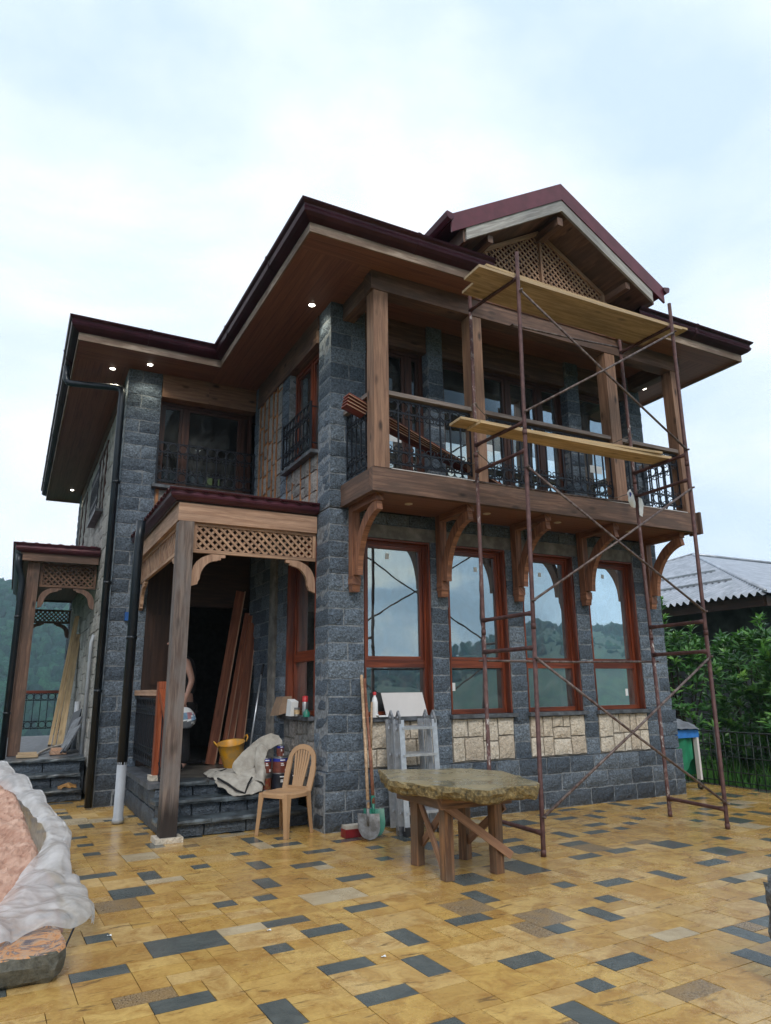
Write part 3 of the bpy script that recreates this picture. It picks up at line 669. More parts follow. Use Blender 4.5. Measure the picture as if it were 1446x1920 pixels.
# rubble panels and sills, windows
def sill(u0, u1, v, fr, out=0.07, th=0.045, name='window_sill'):
    O, U, W, N = fr; mb = MB(); c0 = O+U*u0+W*(v-th/2); c1 = O+U*u1+W*(v-th/2)
    mb.beam(c0+N*(out/2-.09), c1+N*(out/2-.09), out+0.18, th, up=W); return build(mb, name, 'slate', house)
def window(fr, u0, u1, v0, v1, transom=None, mulls=(), depth=0.10, fw_=0.055, rec=0.08, mat='frame', glass='glass', stickers=(), sash=True, jamb=0.10, low=None):
    O, U, W, N = fr; mb = MB()
    def bar(a, b, c, d, n0, n1, mb):   # rectangle a..b x c..d, from n0 to n1
        if b-a > d-c: mb.beam(O+U*a+W*(c+d)/2+N*(n0+n1)/2, O+U*b+W*(c+d)/2+N*(n0+n1)/2, abs(n1-n0), d-c, up=W)
        else: mb.beam(O+U*(a+b)/2+W*c+N*(n0+n1)/2, O+U*(a+b)/2+W*d+N*(n0+n1)/2, abs(n1-n0), b-a, up=U)
    o0, o1 = -rec-depth, -rec+jamb
    bar(u0, u0+fw_, v0, v1, o0, -rec, mb); bar(u1-fw_, u1, v0, v1, o0, -rec, mb); bar(u0+fw_, u1-fw_, v1-fw_, v1, o0, -rec-.002, mb); bar(u0+fw_, u1-fw_, v0, v0+fw_, o0, -rec-.002, mb)
    # reveal boards
    if jamb > 0.02:
        bar(u0, u0+.02, v0, v1, -rec+.001, -rec+jamb, mb); bar(u1-.02, u1, v0, v1, -rec+.001, -rec+jamb, mb); bar(u0+.02, u1-.02, v1-.02, v1, -rec+.001, -rec+jamb-.002, mb)
    if transom: bar(u0+fw_, u1-fw_, transom-.045, transom+.045, o0, -rec-.004, mb)
    for mu in mulls: bar(mu-.035, mu+.035, v0+fw_, v1-fw_, o0, -rec-.006, mb)
    w_ = build(mb, 'window', mat, house)
    us = [u0+fw_]+[x for mu in mulls for x in (mu-.035, mu+.035)]+[u1-fw_]
    vsx = [v0+fw_]+([transom-.045, transom+.045] if transom else [])+[v1-fw_]
    sh = MB(); gl = MB(); gl2 = MB()
    for i in range(0, len(us), 2):
        for j in range(0, len(vsx), 2):
            a, b, c, d = us[i], us[i+1], vsx[j], vsx[j+1]; f2 = 0.0
            if sash and (j == len(vsx)-2):
                f2 = 0.045
                bar(a+.002, a+f2, c+.002, d-.002, -rec-.07, -rec-.018, sh); bar(b-f2, b-.002, c+.002, d-.002, -rec-.07, -rec-.018, sh)
                bar(a+f2, b-f2, d-f2, d-.002, -rec-.07, -rec-.020, sh); bar(a+f2, b-f2, c+.002, c+f2, -rec-.07, -rec-.020, sh)
            if low: bar(a+f2, b-f2, c+f2, low, -rec-.052, -rec-.046, gl2); bar(a+f2, b-f2, low+.001, d-f2, -rec-.052, -rec-.046, gl)
            else: bar(a+f2, b-f2, c+f2, d-f2, -rec-.052, -rec-.046, gl)
    if sh.v: build(sh, 'sash', mat, w_)
    build(gl, 'glass', glass, w_)
    if low: build(gl2, 'glass', 'glass', w_)  # pane split at rail height; shinier lower glass imitates the sky reflection there
    if stickers:
        for (u, v, sw, shh) in stickers: st = MB(); bar(u-sw/2, u+sw/2, v-shh/2, v+shh/2, -rec-.045, -rec-.043, st); build(st, 'sticker', 'paper', w_)
    return w_
st_ = [((.86, 3.13, .05, .075),), ((1.77+.02, 1.52, .055, .10), (2.2, 3.05, .05, .06)), ((2.93, 1.5, .05, .10), (3.3, 3.05, .05, .06)), ((4.5, 3.1, .05, .06), (4.78, 1.42, .05, .1))]
for i, (a, b) in enumerate(((.47, 1.41), (1.66, 2.60), (2.86, 3.80), (4.05, 4.99))):
    window(frontf(0), a+.005, b-.005, 1.19, 3.32, transom=1.80, stickers=st_[i], rec=.10, jamb=.095)
    sill(a-.03, b+.03, 1.185, frontf(0)) if i else sill(a-.03, b+.03, 1.185, frontf(0))
    mb = MB(); rubble(mb, frontf(-.004), a+.004, b-.004, .63, 1.135, 0.05, 0.15, 0.36, 141+i*3, seg=.05, bulge=.014, rough=.009, gap=.009)
    mb.box((a+.002, .012, .62), (b-.002, .2, 1.14), 0.5, mi=1); build(mb, 'stone_panel', ['limestone', 'sandmortar'], house)
# concrete lintel band and blocks above
mb = MB(); mb.box((.47, .02, 3.33), (4.99, .26, 3.50), 0.5)
build(mb, 'lintel', 'concrete', house)
mb = MB(); courses(mb, frontf(.03), .47, 4.99, 3.505, 3.66, 0.2, 0.155, (.3, .45), 8); mb.box((.47, .05, 3.5), (4.99, .26, 3.66), .5, mi=1); build(mb, 'wall_course', ['basalt_dry', 'mortar'], house)
# upper floor front
for i, (a, b) in enumerate(((0, .50), (1.45, 1.70), (3.94, 4.20), (5.2, HW))):
    pier(a, b, 0, 0.40 if i in (0, 3) else 0.28, 3.66, 6.42, 60+i)
mb = MB(); mb.box((.5, .04, 6.02), (5.2, .28, 6.41), 0.4); build(mb, 'lintel', 'beam', house)
mb = MB()
for a, b in ((.5, 1.45), (4.2, 5.2)):
    rubble(mb, frontf(.02), a, b, 3.93, 4.12, .06, .1, .2, 77)
    mb.box((a, .04, 3.9), (b, .25, 4.12), 0.5, mi=1)
build(mb, 'wall_course', ['greystone', 'mortar'], house)
window(frontf(0), .505, 1.445, 4.12, 6.02, transom=None, mulls=(1.2,), rec=.14, mat='frame_dark', glass='glass_upper', low=4.82, stickers=((.78, 5.35, .09, .1), (1.02, 4.75, .2, .1)), jamb=.02)
window(frontf(0), 1.705, 3.935, 3.93, 6.02, mulls=(2.28, 2.9, 3.5), rec=.14, mat='frame_dark', glass='glass_upper', low=4.82, stickers=((2.5, 4.85, .25, .1), (3.2, 5.3, .08, .12)), jamb=.02)
window(frontf(0), 4.205, 5.195, 4.12, 6.02, rec=.14, mat='frame_dark', glass='glass_upper', low=4.82, stickers=((4.7, 5.35, .09, .11), (4.6, 4.8, .25, .12)), jamb=.02)
# left side wall (X=0): ground floor
mb = MB(); courses(mb, leftf(0), -1.82, -1.42, .5, 3.64, .25, .2, (.2, .42), 31); mb.box((.01, 1.42, .5), (.25, 1.81, 3.64), .5, mi=1)
courses(mb, leftf(0.01), -3.2, -2.1, .5, 3.64, .2, .2, (.3, .45), 33); mb.box((.02, 2.1, .5), (.25, 3.2, 3.64), .5, mi=1)
build(mb, 'side_wall', ['basalt_dry', 'mortar'], house)
mb = MB(); mb.box((-.03, 1.84, .5), (.2, 2.08, 3.64), .5); build(mb, 'concrete_column', 'concrete', house)
window(leftf(0), -1.415, -.405, 1.20, 3.30, transom=1.9, rec=.10, jamb=.10)
sill(-1.52, -.40, 1.195, leftf(0))
mb = MB(); rubble(mb, leftf(-.004), -1.42, -.40, .5, 1.14, .05, .12, .3, 91); mb.box((.012, .4, .3), (.2, 1.42, 1.14), .5, mi=1); build(mb, 'stone_panel', ['greystone', 'sandmortar'], house)
mb = MB(); mb.box((.01, .4, 3.30), (.25, 1.42, 3.64), .4); build(mb, 'lintel', 'beam', house)
# left side wall upper
mb = MB(); courses(mb, leftf(0), -1.84, -1.53, 3.64, 6.20, .25, .2, (.31, .4), 35); mb.box((.01, 1.53, 3.64), (.25, 1.83, 6.2), .5, mi=1)
courses(mb, leftf(0), -3.2, -3.0, 3.64, 6.42, .2, .2, (.2, .3), 36); mb.box((.01, 3.0, 3.64), (.25, 3.2, 6.42), .5, mi=1)
build(mb, 'side_wall', ['basalt_dry', 'mortar'], house)
mb = MB(); yy = 1.84; random.seed(6); k = 0
while yy < 2.98:
    w = rnd(.13, .2) if k % 2 == 0 else .035
    w = min(w, 3.0-yy)
    if k % 2 == 0:
        z = 3.64
        while z < 6.18:
            h = min(rnd(.16, .42), 6.2-z); mb.block(leftf(.0), -yy-w, -yy, z, z+h, .05, rnd(0, 1), seg=.08, bulge=.006, rough=.005); z += h+(.03 if rnd(0, 1) < .5 else .004)
    else: mb.box((-.012, yy, 3.64), (.05, yy+w, 6.2), None, mi=1, axis=2)
    yy += w; k += 1
mb.box((.015, 1.84, 3.64), (.25, 3.0, 6.2), .6, mi=1)
build(mb, 'stone_panel', ['greystone', 'orangemortar'], house)
mb = MB(); rubble(mb, leftf(-.004), -1.53, -.42, 3.64, 4.46, .05, .14, .34, 95, vert=.62); mb.box((.012, .4, 3.64), (.2, 1.53, 4.46), .5, mi=1); 
for y in (.62, .95, 1.27, 1.5): mb.box((-.014, y, 3.64), (.02, y+.035, 4.46), None, mi=1, axis=2)
build(mb, 'stone_panel', ['greystone', 'orangemortar'], house)
mb = MB(); mb.box((-.02, .42, 6.02), (.2, 3.0, 6.21), .5); mb.box((-.016, .40, 6.215), (.2, 3.0, 6.415), .6); build(mb, 'lintel', 'beam', house)
window(leftf(0), -1.525, -.405, 4.50, 6.02, mulls=(-.9,), rec=.10, glass='glass_upper', mat='frame', jamb=.02)
sill(-1.56, -.38, 4.50, leftf(0), out=.1)
mb = MB(); railing(mb, (-.09, 1.47), (-.09, .42), 4.55, 5.15, pitch=.13); 
for y in (1.47, .42): mb.beam((-.09, y, 4.5), (-.09, y, 5.17), .025, .025); mb.beam((-.09, y, 5.1), (0.02, y, 5.1), .015, .015); mb.beam((-.09, y, 4.6), (0.02, y, 4.6), .015, .015)
build(mb, 'window_guard', 'iron', house)
# wing front wall (Y=3.2)
pier(-2.05, -1.53, 3.2, 3.7, 0, 6.42, 70, 'basalt')
fwg = frontf(3.2)
sill(-1.6, -.005, 4.57, fwg, out=.12)
mb = MB(); rubble(mb, frontf(3.2), -1.53, 0, 3.64, 4.52, .05, .2, .4, 97, vert=.6); mb.box((-1.53, 3.215, 3.6), (0, 3.4, 4.52), .5, mi=1)
for x in (-1.52, -.9, -.35): mb.box((x, 3.186, 3.64), (x+.04, 3.22, 4.52), None, mi=1, axis=2)
build(mb, 'stone_panel', ['greystone', 'orangemortar'], house)
mb = MB(); mb.box((-1.53, 3.17, 6.03), (-.8, 3.4, 6.415), .6); mb.box((-.797, 3.17, 6.03), (0, 3.4, 6.415), .45); build(mb, 'lintel', 'post', house)
window(fwg, -1.525, -.005, 4.58, 6.02, mulls=(-1.12, -.16), rec=.16, mat='frame_dark', glass='glass_upper', jamb=.02)
mb = MB(); railing(mb, (-1.55, 3.1), (-.03, 3.1), 4.63, 5.25, pitch=.155)
for x in (-1.55, -.03): mb.beam((x, 3.1, 4.58), (x, 3.1, 5.27), .025, .025)
build(mb, 'window_guard', 'iron', house)
mb = MB()                                                     # lower wall inside the porch, left of an open doorway
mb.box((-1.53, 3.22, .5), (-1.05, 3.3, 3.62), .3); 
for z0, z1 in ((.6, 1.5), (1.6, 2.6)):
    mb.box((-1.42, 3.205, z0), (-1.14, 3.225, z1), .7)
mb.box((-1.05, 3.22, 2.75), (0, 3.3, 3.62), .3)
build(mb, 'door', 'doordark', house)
# wing side wall (X=-2.03)
WL = -2.03
mb = MB(); rubble(mb, leftf(WL), -11.2, -3.7, .4, 6.2, .05, .2, .46, 101, seg=.11, bulge=.014)
mb.box((WL+.014, 3.7, 0), (WL+.28, 11.2, 6.42), .5, mi=1)
build(mb, 'side_wall', ['limestone_shaded', 'sandmortar'], house)
mb = MB(); courses(mb, leftf(WL-.02), -11.8, -11.2, 0, 6.42, .3, .205, (.3, .45), 103); mb.box((WL, 11.2, 0), (WL+.3, 11.79, 6.42), .5, mi=1); build(mb, 'stone_pier', ['basalt_dry', 'mortar'], house)
mb = MB(); mb.box((WL-.02, 3.7, 6.2), (WL+.1, 11.2, 6.415), .4); build(mb, 'lintel', 'beam', house)
window(leftf(WL), -6.9, -5.55, 4.7, 6.0, mulls=(-6.2,), rec=-.03, mat='frame_dark', glass='glass_upper', jamb=.01)
sill(-7.0, -5.5, 4.68, leftf(WL), out=.14)
mb = MB(); railing(mb, (WL-.12, 6.9), (WL-.12, 5.55), 4.75, 5.5, pitch=.15)
build(mb, 'window_guard', 'iron', house)
window(leftf(WL), -10.6, -9.4, 4.5, 6.0, rec=-.03, mat='frame_dark', glass='glass_upper', jamb=.01)
# plain hidden walls, floors
mb = MB(); mb.box((5.2, .4, 0), (HW, 11.8, 6.42), .5); mb.box((WL+.3, 11.5, 0), (5.2, 11.79, 6.42), .5); build(mb, 'rear_wall', 'limestone', house)
mb = MB(); mb.box((WL+.3, 3.72, .42), (5.2, 11.5, .49), .5); mb.box((.3, .33, .42), (5.2, 3.7, .488), .5)
mb.box((.27, .3, 3.66), (5.2, 11.5, 3.90), .5); mb.box((WL+.3, 3.5, 3.66), (.27, 11.5, 3.898), .5)
mb.box((1.5, 4.5, .49), (1.6, 11.4, 3.66), .5); mb.box((.3, 5.2, .49), (5.1, 5.3, 3.65), .5); mb.box((.3, 4.6, 3.91), (5.1, 4.7, 6.4), .5); mb.box((-1.7, 6.4, .49), (.9, 6.5, 3.65), .5); mb.box((-1.7, 6.4, 3.9), (.3, 6.5, 6.4), .5)
build(mb, 'interior', 'darkint', house)
mb = MB(); mb.box((-.22, 5.6, 5.35), (-.1, 5.62, 5.55), .5); mb.box((.02, 5.6, 5.3), (.04, 5.62, 5.55), .5); build(mb, 'lit_opening', 'screenlit', house)
mb = MB(); mb.box((-1.5, 5.2, 4.6), (-.85, 5.24, 5.0), .5); build(mb, 'bath_panel', 'whiteboard', house)

# roof: eaves, gutters, hips
BL, BF, BR, BB = -.78, -1.26, 6.38, 12.2
WX, WY = -2.82, 2.5
GX0, GX1 = 1.62, 4.12
path = [(GX0, BF), (BL, BF), (BL, WY), (WX, WY), (WX, BB), (BR, BB), (BR, BF), (GX1, BF)]
def uvbox(mb, x0, x1, y0, y1, z0, z1, along):
    vs = [(x0, y0, z0), (x1, y0, z0), (x1, y1, z0), (x0, y1, z0), (x0, y0, z1), (x1, y0, z1), (x1, y1, z1), (x0, y1, z1)]
    uv = [((p[0], p[1]) if along == 0 else (p[1], p[0])) for p in vs]
    mb.add(vs, [(3, 2, 1, 0), (4, 5, 6, 7), (0, 1, 5, 4), (1, 2, 6, 5), (2, 3, 7, 6), (3, 0, 4, 7)], .5, 0, False, uv)
mb = MB()
zs = 6.42
uvbox(mb, BL, GX0, BF, -.90, zs, zs+.03, 0); uvbox(mb, GX1, BR, BF, -.90, zs, zs+.03, 0)
uvbox(mb, BL, 0.0, -.90, 12.2, zs, zs+.03, 1); uvbox(mb, 0.0, 5.5, -.90, 12.2, zs, zs+.03, 0); uvbox(mb, 5.5, BR, -.90, 12.2, zs, zs+.03, 1)
uvbox(mb, WX, BL, WY, 3.2, zs, zs+.03, 0); uvbox(mb, WX, BL, 3.2, 12.2, zs, zs+.03, 1)
build(mb, 'soffit', 'soffit', house)
def hip(mb, x0, x1, y0, y1, z, slope):
    w = min(x1-x0, y1-y0)/2; h = w*slope
    if x1-x0 < y1-y0: a, b = ((x0+x1)/2, y0+w, z+h), ((x0+x1)/2, y1-w, z+h)
    else: a, b = (x0+w, (y0+y1)/2, z+h), (x1-w, (y0+y1)/2, z+h)
    c = [(x0, y0, z), (x1, y0, z), (x1, y1, z), (x0, y1, z)]
    if x1-x0 < y1-y0: fs = [(0, 1, 4), (1, 2, 5, 4), (2, 3, 5), (3, 0, 4, 5)]
    else: fs = [(0, 1, 5, 4), (1, 2, 5), (2, 3, 4, 5), (3, 0, 4)]
    mb.add(c+[a, b], fs, .5)
mb = MB(); hip(mb, BL-.05, BR+.05, -.88, BB+.05, zs+.26, .32); hip(mb, WX-.05, 2.6, WY-.05, BB+.04, zs+.265, .28)
mb.add([(BL-.05, BF-.05, zs+.26), (GX0, BF-.05, zs+.26), (GX0, -.5, zs+.40), (BL-.05, -.5, zs+.40)], [(0, 1, 2, 3)]); mb.add([(GX1, BF-.05, zs+.26), (BR+.05, BF-.05, zs+.26), (BR+.05, -.5, zs+.40), (GX1, -.5, zs+.40)], [(0, 1, 2, 3)])
roof = build(mb, 'roof', 'redroof', house)
mb = MB(); sweep(mb, path, [(a, b*.90) for a, b in GP], z=zs-.01)
for (a_, b_) in ((path[0], path[1]), (path[1], path[2]), (path[2], path[3]), (path[3], path[4]), (path[6], path[7])):
    A_, B_ = V((a_[0], a_[1], 0)), V((b_[0], b_[1], 0)); dd_ = (B_-A_); L_ = dd_.length; dd_.normalize(); k_ = 1.1
    while k_ < L_-.3:
        p_, q_ = A_+dd_*(k_-.02), A_+dd_*(k_+.02); sweep(mb, [(p_.x, p_.y), (q_.x, q_.y)], [(a*1.035+.002, .2+(b*.9-.2)*1.05) for a, b in GP], z=zs-.01); k_ += 1.9; build(mb, 'gutter', 'redmetal', roof)
mb = MB(); sweep(mb, path, [(0.0, -0.035), (0.022, -0.035), (0.022, .078), (0, .078)], z=zs); build(mb, 'fascia_board', 'fascia', roof)
# front gable
AX, AZ, SL = 2.80, 8.16, 0.60; GY = -1.40
def gz_(x): return AZ-SL*abs(x-AX)
gable = None
mb = MB()
for s in (-1, 1):
    xe = AX+s*1.82
    P = [(AX, GY, AZ), (xe, GY, gz_(xe)), (xe, 2.6, gz_(xe)), (AX, 2.6, AZ)]
    Q = [(p[0], p[1], p[2]-.05) for p in P]
    mb.add(P+Q, [(0, 1, 2, 3) if s < 0 else (3, 2, 1, 0), (4, 5, 6, 7), (0, 4, 5, 1), (1, 5, 6, 2)], .5)
    # verge flashing
    A, B = V((AX, GY-.02, AZ-.10)), V((xe, GY-.02, gz_(xe)-.10)); d = (B-A).normalized(); nn = V((-d.z, 0, d.x))*(-s)
    F = [A+Z_*.15, B+Z_*.15, B-Z_*.10, A-Z_*.10]
    mb.add(F+[f+V((0, .03, 0)) for f in F], [(3, 2, 1, 0), (4, 5, 6, 7), (0, 1, 5, 4), (2, 3, 7, 6), (1, 2, 6, 5)], .5)
gable = build(mb, 'gable', 'redroof', house)
mb = MB()
for s in (-1, 1):
    xe = AX+s*1.60
    F = [V((AX, GY, gz_(AX)-.19)), V((xe, GY, gz_(xe)-.19)), V((xe, GY, gz_(xe)-.36)), V((AX, GY, gz_(AX)-.37))]
    F = [f-V((0, .004, 0)) for f in F]
    mb.add(F+[f+V((0, .035, 0)) for f in F], [(3, 2, 1, 0), (4, 5, 6, 7), (0, 1, 5, 4), (2, 3, 7, 6), (1, 2, 6, 5)], .5, uvs=[(0, .14), (2, .14), (2, 0), (0, 0)]*2)
build(mb, 'bargeboard', 'barge', gable)
mb = MB()
for s in (-1, 1):
    xe = AX+s*1.62
    for k in range(12):   # sloping soffit boards, each running along the slope's contour
        a0, a1 = k/12, (k+1)/12-.004; x0, x1 = AX+(xe-AX)*a0, AX+(xe-AX)*a1
        vs = [(x0, GY+.03, gz_(x0)-.33), (x1, GY+.03, gz_(x1)-.33), (x1, -.86, gz_(x1)-.33), (x0, -.86, gz_(x0)-.33)]
        mb.add(vs+[(p[0], p[1], p[2]+.02) for p in vs], [(0, 1, 2, 3), (7, 6, 5, 4), (0, 4, 5, 1), (2, 6, 7, 3)], rnd(0, 1), uvs=[(k, 0), (k, .12), (k+.5, .12), (k+.5, 0)]*2)
    mb.beam((xe, GY+.02, gz_(xe)-.28), (xe, .5, gz_(xe)-.28), .03, .19)
    mb.beam((AX+s*1.19, GY+.06, gz_(AX+1.19)-.43), (AX+s*1.19, -.85, gz_(AX+1.19)-.43), .08, .10)
mb.beam((AX, GY+.05, AZ-.50), (AX, -.85, AZ-.50), .09, .12)
build(mb, 'gable_soffit', 'beam', gable)
poly = [(1.62, 6.45), (3.95, 6.45), (3.95, gz_(3.95)-.37), (AX, AZ-.38), (1.62, gz_(1.62)-.37)]
mb = MB(); lattice(mb, frontf(-.875), poly, sp=.068, w=.027, th=.008)
mb.beam((AX, -.90, 6.45), (AX, -.90, AZ-.48), .05, .03, up=(1, 0, 0))
for s in (-1, 1): mb.beam((AX, -.90, AZ-.40), (AX+s*1.16, -.90, gz_(AX+1.16)-.38), .03, .06); mb.beam((AX+s*1.15, -.90, 6.45), (AX+s*1.15, -.90, gz_(AX+1.15)-.4), .07, .07, up=(1, 0, 0))
build(mb, 'lattice', 'lattice', gable)
mb = MB(); mb.box((1.60, -.84, 6.45), (1.66, 2, 7.2), .5); mb.box((3.94, -.84, 6.45), (4.0, 2, 7.2), .5); mb.box((1.6, .3, 6.45), (4.0, .35, 8.1), .5)
build(mb, 'gable_cheek', 'soffit', gable)
mb = MB()
for s in (-1, 1):
    xe = AX+s*1.82; z = gz_(xe); pr_ = [(0, -.02), (.05, -.06), (.10, -.03), (.12, .03), (.10, .05), (0, .03)]
    vs = []
    for y in (GY-.05, 2.4):
        vs += [(xe+s*(a-.02), y, z+b) for a, b in pr_]
    n = 6; fs = [(i, (i+1) % n, n+(i+1) % n, n+i) for i in range(n)]+[tuple(range(n)), tuple(range(2*n-1, n-1, -1))]
    mb.add(vs, fs, .5); build(mb, 'gutter', 'redmetal', gable); mb = MB()

# recessed eave lights
def downlight(p, lit=True, r=.042, spot=14):
    mb = MB(); mb.lathe((p[0], p[1], p[2]-.006), [(r*1.25, 0.012), (r*1.25, 0.002), (r*1.0, 0)], 18, axis=(0, 0, 1)); o = build(mb, 'ceiling_light', 'lampoff', house)
    mb = MB(); mb.lathe((p[0], p[1], p[2]-.012), [(0.0, -.002), (r*.6, -.001), (r*.95, .006)], 18); build(mb, 'lamp_disc', 'lamp' if lit else 'lampoff', o)
    if lit:
        ld = bpy.data.lights.new('ceiling_light_glow', 'SPOT'); ld.energy = spot; ld.spot_size = 2.2; ld.spot_blend = .7; ld.color = (1, .93, .7); ld.shadow_soft_size = .04
        lo = bpy.data.objects.new('ceiling_light_glow', ld); col.objects.link(lo); lo.parent = o; lo.location = (p[0], p[1], p[2]-.03)
for p in ((-.19, .19), (-2.28, 3.33), (-1.78, 2.93), (-2.3, 11.0), (5.86, .18)): downlight((p[0], p[1], zs))

# downpipes
def dpipe(pts, r=.05, mat='pipe', name='downpipe'):
    mb = MB(); P = [V(p) for p in pts]; out = [P[0]]
    for i in range(1, len(P)-1):
        a, b, c = P[i-1], P[i], P[i+1]; q = min(.14, (b-a).length*.4, (c-b).length*.4); s = b+(a-b).normalized()*q; e_ = b+(c-b).normalized()*q
        for t in (0, .25, .5, .75, 1): out.append(s*(1-t)**2+b*2*t*(1-t)+e_*t*t)
    out.append(P[-1]); mb.tube(out, r, 12)
    a = P[-2]; n = int(abs(a.z-P[-1].z)/1.5)
    for k in range(1, n+1): mb.tube([(P[-1].x, P[-1].y, P[-1].z+k*1.5-.02), (P[-1].x, P[-1].y, P[-1].z+k*1.5+.02)], r*1.15, 12)
    return build(mb, name, mat, house)
dpipe([(-2.92, 3.75, 6.5), (-2.90, 3.75, 6.22), (-2.13, 3.12, 6.03), (-2.13, 3.10, 5.8), (-2.11, 3.09, 0.02)], .052)
dpipe([(-1.90, 1.76, 3.66), (-1.91, 1.76, 3.3), (-1.91, 1.76, .66)], .058)
mb = MB(); mb.tube([(-1.91, 1.76, .01), (-1.91, 1.76, .06), (-1.91, 1.76, .065), (-1.91, 1.76, .69)], [.068, .068, .057, .057], 16); build(mb, 'downpipe', 'pvc', house)
mb = MB(); mb.box((-1.83, 3.14, 2.50), (-1.76, 3.2, 2.62), .5); build(mb, 'junction_box', 'blue', house)

# balcony
mb = MB(); mb.box((.19, -.83, 3.70), (5.4, .0, 3.90), .4)
balc = build(mb, 'balcony', 'beam', house)
mb = MB(); mb.box((.15, -.88, 3.655), (5.44, -.80, 3.93), .5); mb.box((.148, -.80, 3.657), (.225, -.0, 3.928), .35); mb.box((5.365, -.80, 3.657), (5.442, -.0, 3.928), .35); build(mb, 'edge_beam', 'beam', balc)
mb = MB(); mb.box((5.43, -.93, 3.63), (5.47, -.72, 3.95), .35); build(mb, 'beam_end_board', 'beam', balc)
mb = MB(); uvbox(mb, .2, 5.4, -.80, 0.02, 3.672, 3.70, 0); build(mb, 'balcony_soffit', 'soffit', balc)
mb = MB(); mb.box((.40, -.885, 3.931), (5.25, -.84, 3.94), .5); build(mb, 'edge_strip', 'whiteboard', balc)
for a, b in ((.18, .375), (1.56, 1.745), (3.90, 4.09), (5.25, 5.43)):
    mb = MB(); mb.box((a, -.87, 3.94), (b, -.69, 6.17), None); build(mb, 'balcony_post', 'post', balc)
mb = MB(); mb.box((.15, -.88, 6.175), (5.46, -.68, 6.42), .5); mb.box((.17, -.68, 6.18), (.33, 0, 6.418), .5); mb.box((5.28, -.68, 6.18), (5.44, 0, 6.418), .5); build(mb, 'top_beam', 'beam', balc)
for A, B in (((.385, -.80), (1.55, -.80)), ((1.755, -.80), (3.89, -.80)), ((4.10, -.80), (5.24, -.80)), ((.23, -.68), (.23, -.02)), ((5.38, -.68), (5.38, -.02))):
    mb = MB(); railing(mb, A, B, 4.03, 4.82); rl = build(mb, 'railing', 'iron', balc)
    mb = MB(); mb.beam((A[0], A[1], 4.875), (B[0], B[1], 4.875), .11, .05); build(mb, 'handrail', 'handrail', rl)
for X in (.30, 1.535, 2.74, 3.93, 5.22):
    mb = MB(); mb.box((X-.05, -.13, 2.80), (X+.05, -.022, 3.67), .5); mb.box((X-.055, -.145, 2.70), (X+.055, -.021, 2.80), .5); mb.prism([(0, 0), (.12, 0), (.10, -.10), (.02, -.10)], (X-.05, -.02, 2.72), (0, -1, 0), (0, 0, 1), -.10)
    mb.box((X-.048, -.76, 3.585), (X+.048, -.13, 3.67), .4)
    A_, B_ = [], []
    for k in range(13):
        t = k/12*PI/2*.96; A_.append((.78-math.cos(t)*.66, 2.82+math.sin(t)*.78)); B_.append((.80-math.cos(t)*.56, 2.80+math.sin(t)*.68))
    poly = A_+B_[::-1]
    mb.prism(poly, (X-.035, 0, 0), (0, -1, 0), (0, 0, 1), -.07)
    build(mb, 'bracket', 'bracket', balc)
for p in ((.85, -.45), (2.0, -.45), (3.17, -.45), (4.5, -.45)): downlight((p[0], p[1], 3.672), lit=False, r=.04)

# porches
def tiled_roof(mb, x0, x1, y0, y1, z, slope, ends):
    def h(x, y):
        d = min(y-y0, x-x0) if 'b' not in ends else min(y-y0, x-x0, y1-y)
        px = x if (y-y0) < (x-x0) else y
        row = (d % .30)/.30
        return z+slope*d+.018*math.cos(px*2*PI/.19)-.03*row+.03
    nx_, ny_ = int((x1-x0)/.035), int((y1-y0)/.035)
    mb.grid(lambda a, b: (x0+(x1-x0)*a, y0+(y1-y0)*b, h(x0+(x1-x0)*a, y0+(y1-y0)*b)), nx_, ny_)
def fretwork(mb, O, U, s=1.0, th=.05, mirror=1):
    # little stepped corner bracket under a beam: O corner point, U horizontal direction away from the post
    P = [(.30, 0), (.52, 0), (.52, -.045), (.45, -.05), (.45, -.085), (.40, -.09)]
    for k in range(9): t = k/8*PI/2; P.append((.135+.265*(1-math.sin(t)), -.10-.30*(1-math.cos(t))))
    P += [(.105, -.45), (.105, -.48), (.05, -.50), (0, -.52), (0, -.36)]
    for k in range(1, 6): t = k/6*PI/2; P.append((.30*(1-math.cos(t)), -.36+.34*math.sin(t)))
    U = V(U); N = U.cross(Z_); O = V(O)-N*th/2
    mb.prism([(a*s, b*s) for a, b in P], O, U, Z_, th)
mb = MB(); tiled_roof(mb, -1.84, -.005, .26, 3.18, 3.70, .25, '')
porch = build(mb, 'porch', 'redroof', house)
mb = MB(); sweep(mb, [(-.01, .36), (-1.73, .36), (-1.73, 3.19)], [(a*.62, b*.62) for a, b in GP], z=3.56); build(mb, 'gutter', 'redmetal', porch)
mb = MB(); uvbox(mb, -1.73, -.01, .37, 3.19, 3.60, 3.625, 0); build(mb, 'porch_ceiling', 'doordark', porch)  # dark door wood puts the porch's shade into the ceiling colour
mb = MB(); mb.box((-1.69, .345, .05), (-1.52, .51, 3.385), .5); build(mb, 'porch_post', 'porchpost', porch)
mb = MB(); mb.box((-1.74, .30, 0), (-1.46, .56, .05), .5); build(mb, 'post_base', 'limestone', porch)
mb = MB(); mb.box((-1.70, .355, 3.39), (-.01, .47, 3.60), .4); build(mb, 'porch_beam', 'rawpine', porch)
mb = MB(); mb.box((-1.70, .472, 3.392), (-1.58, 3.19, 3.60), .6); build(mb, 'porch_beam', 'rawpine', porch)
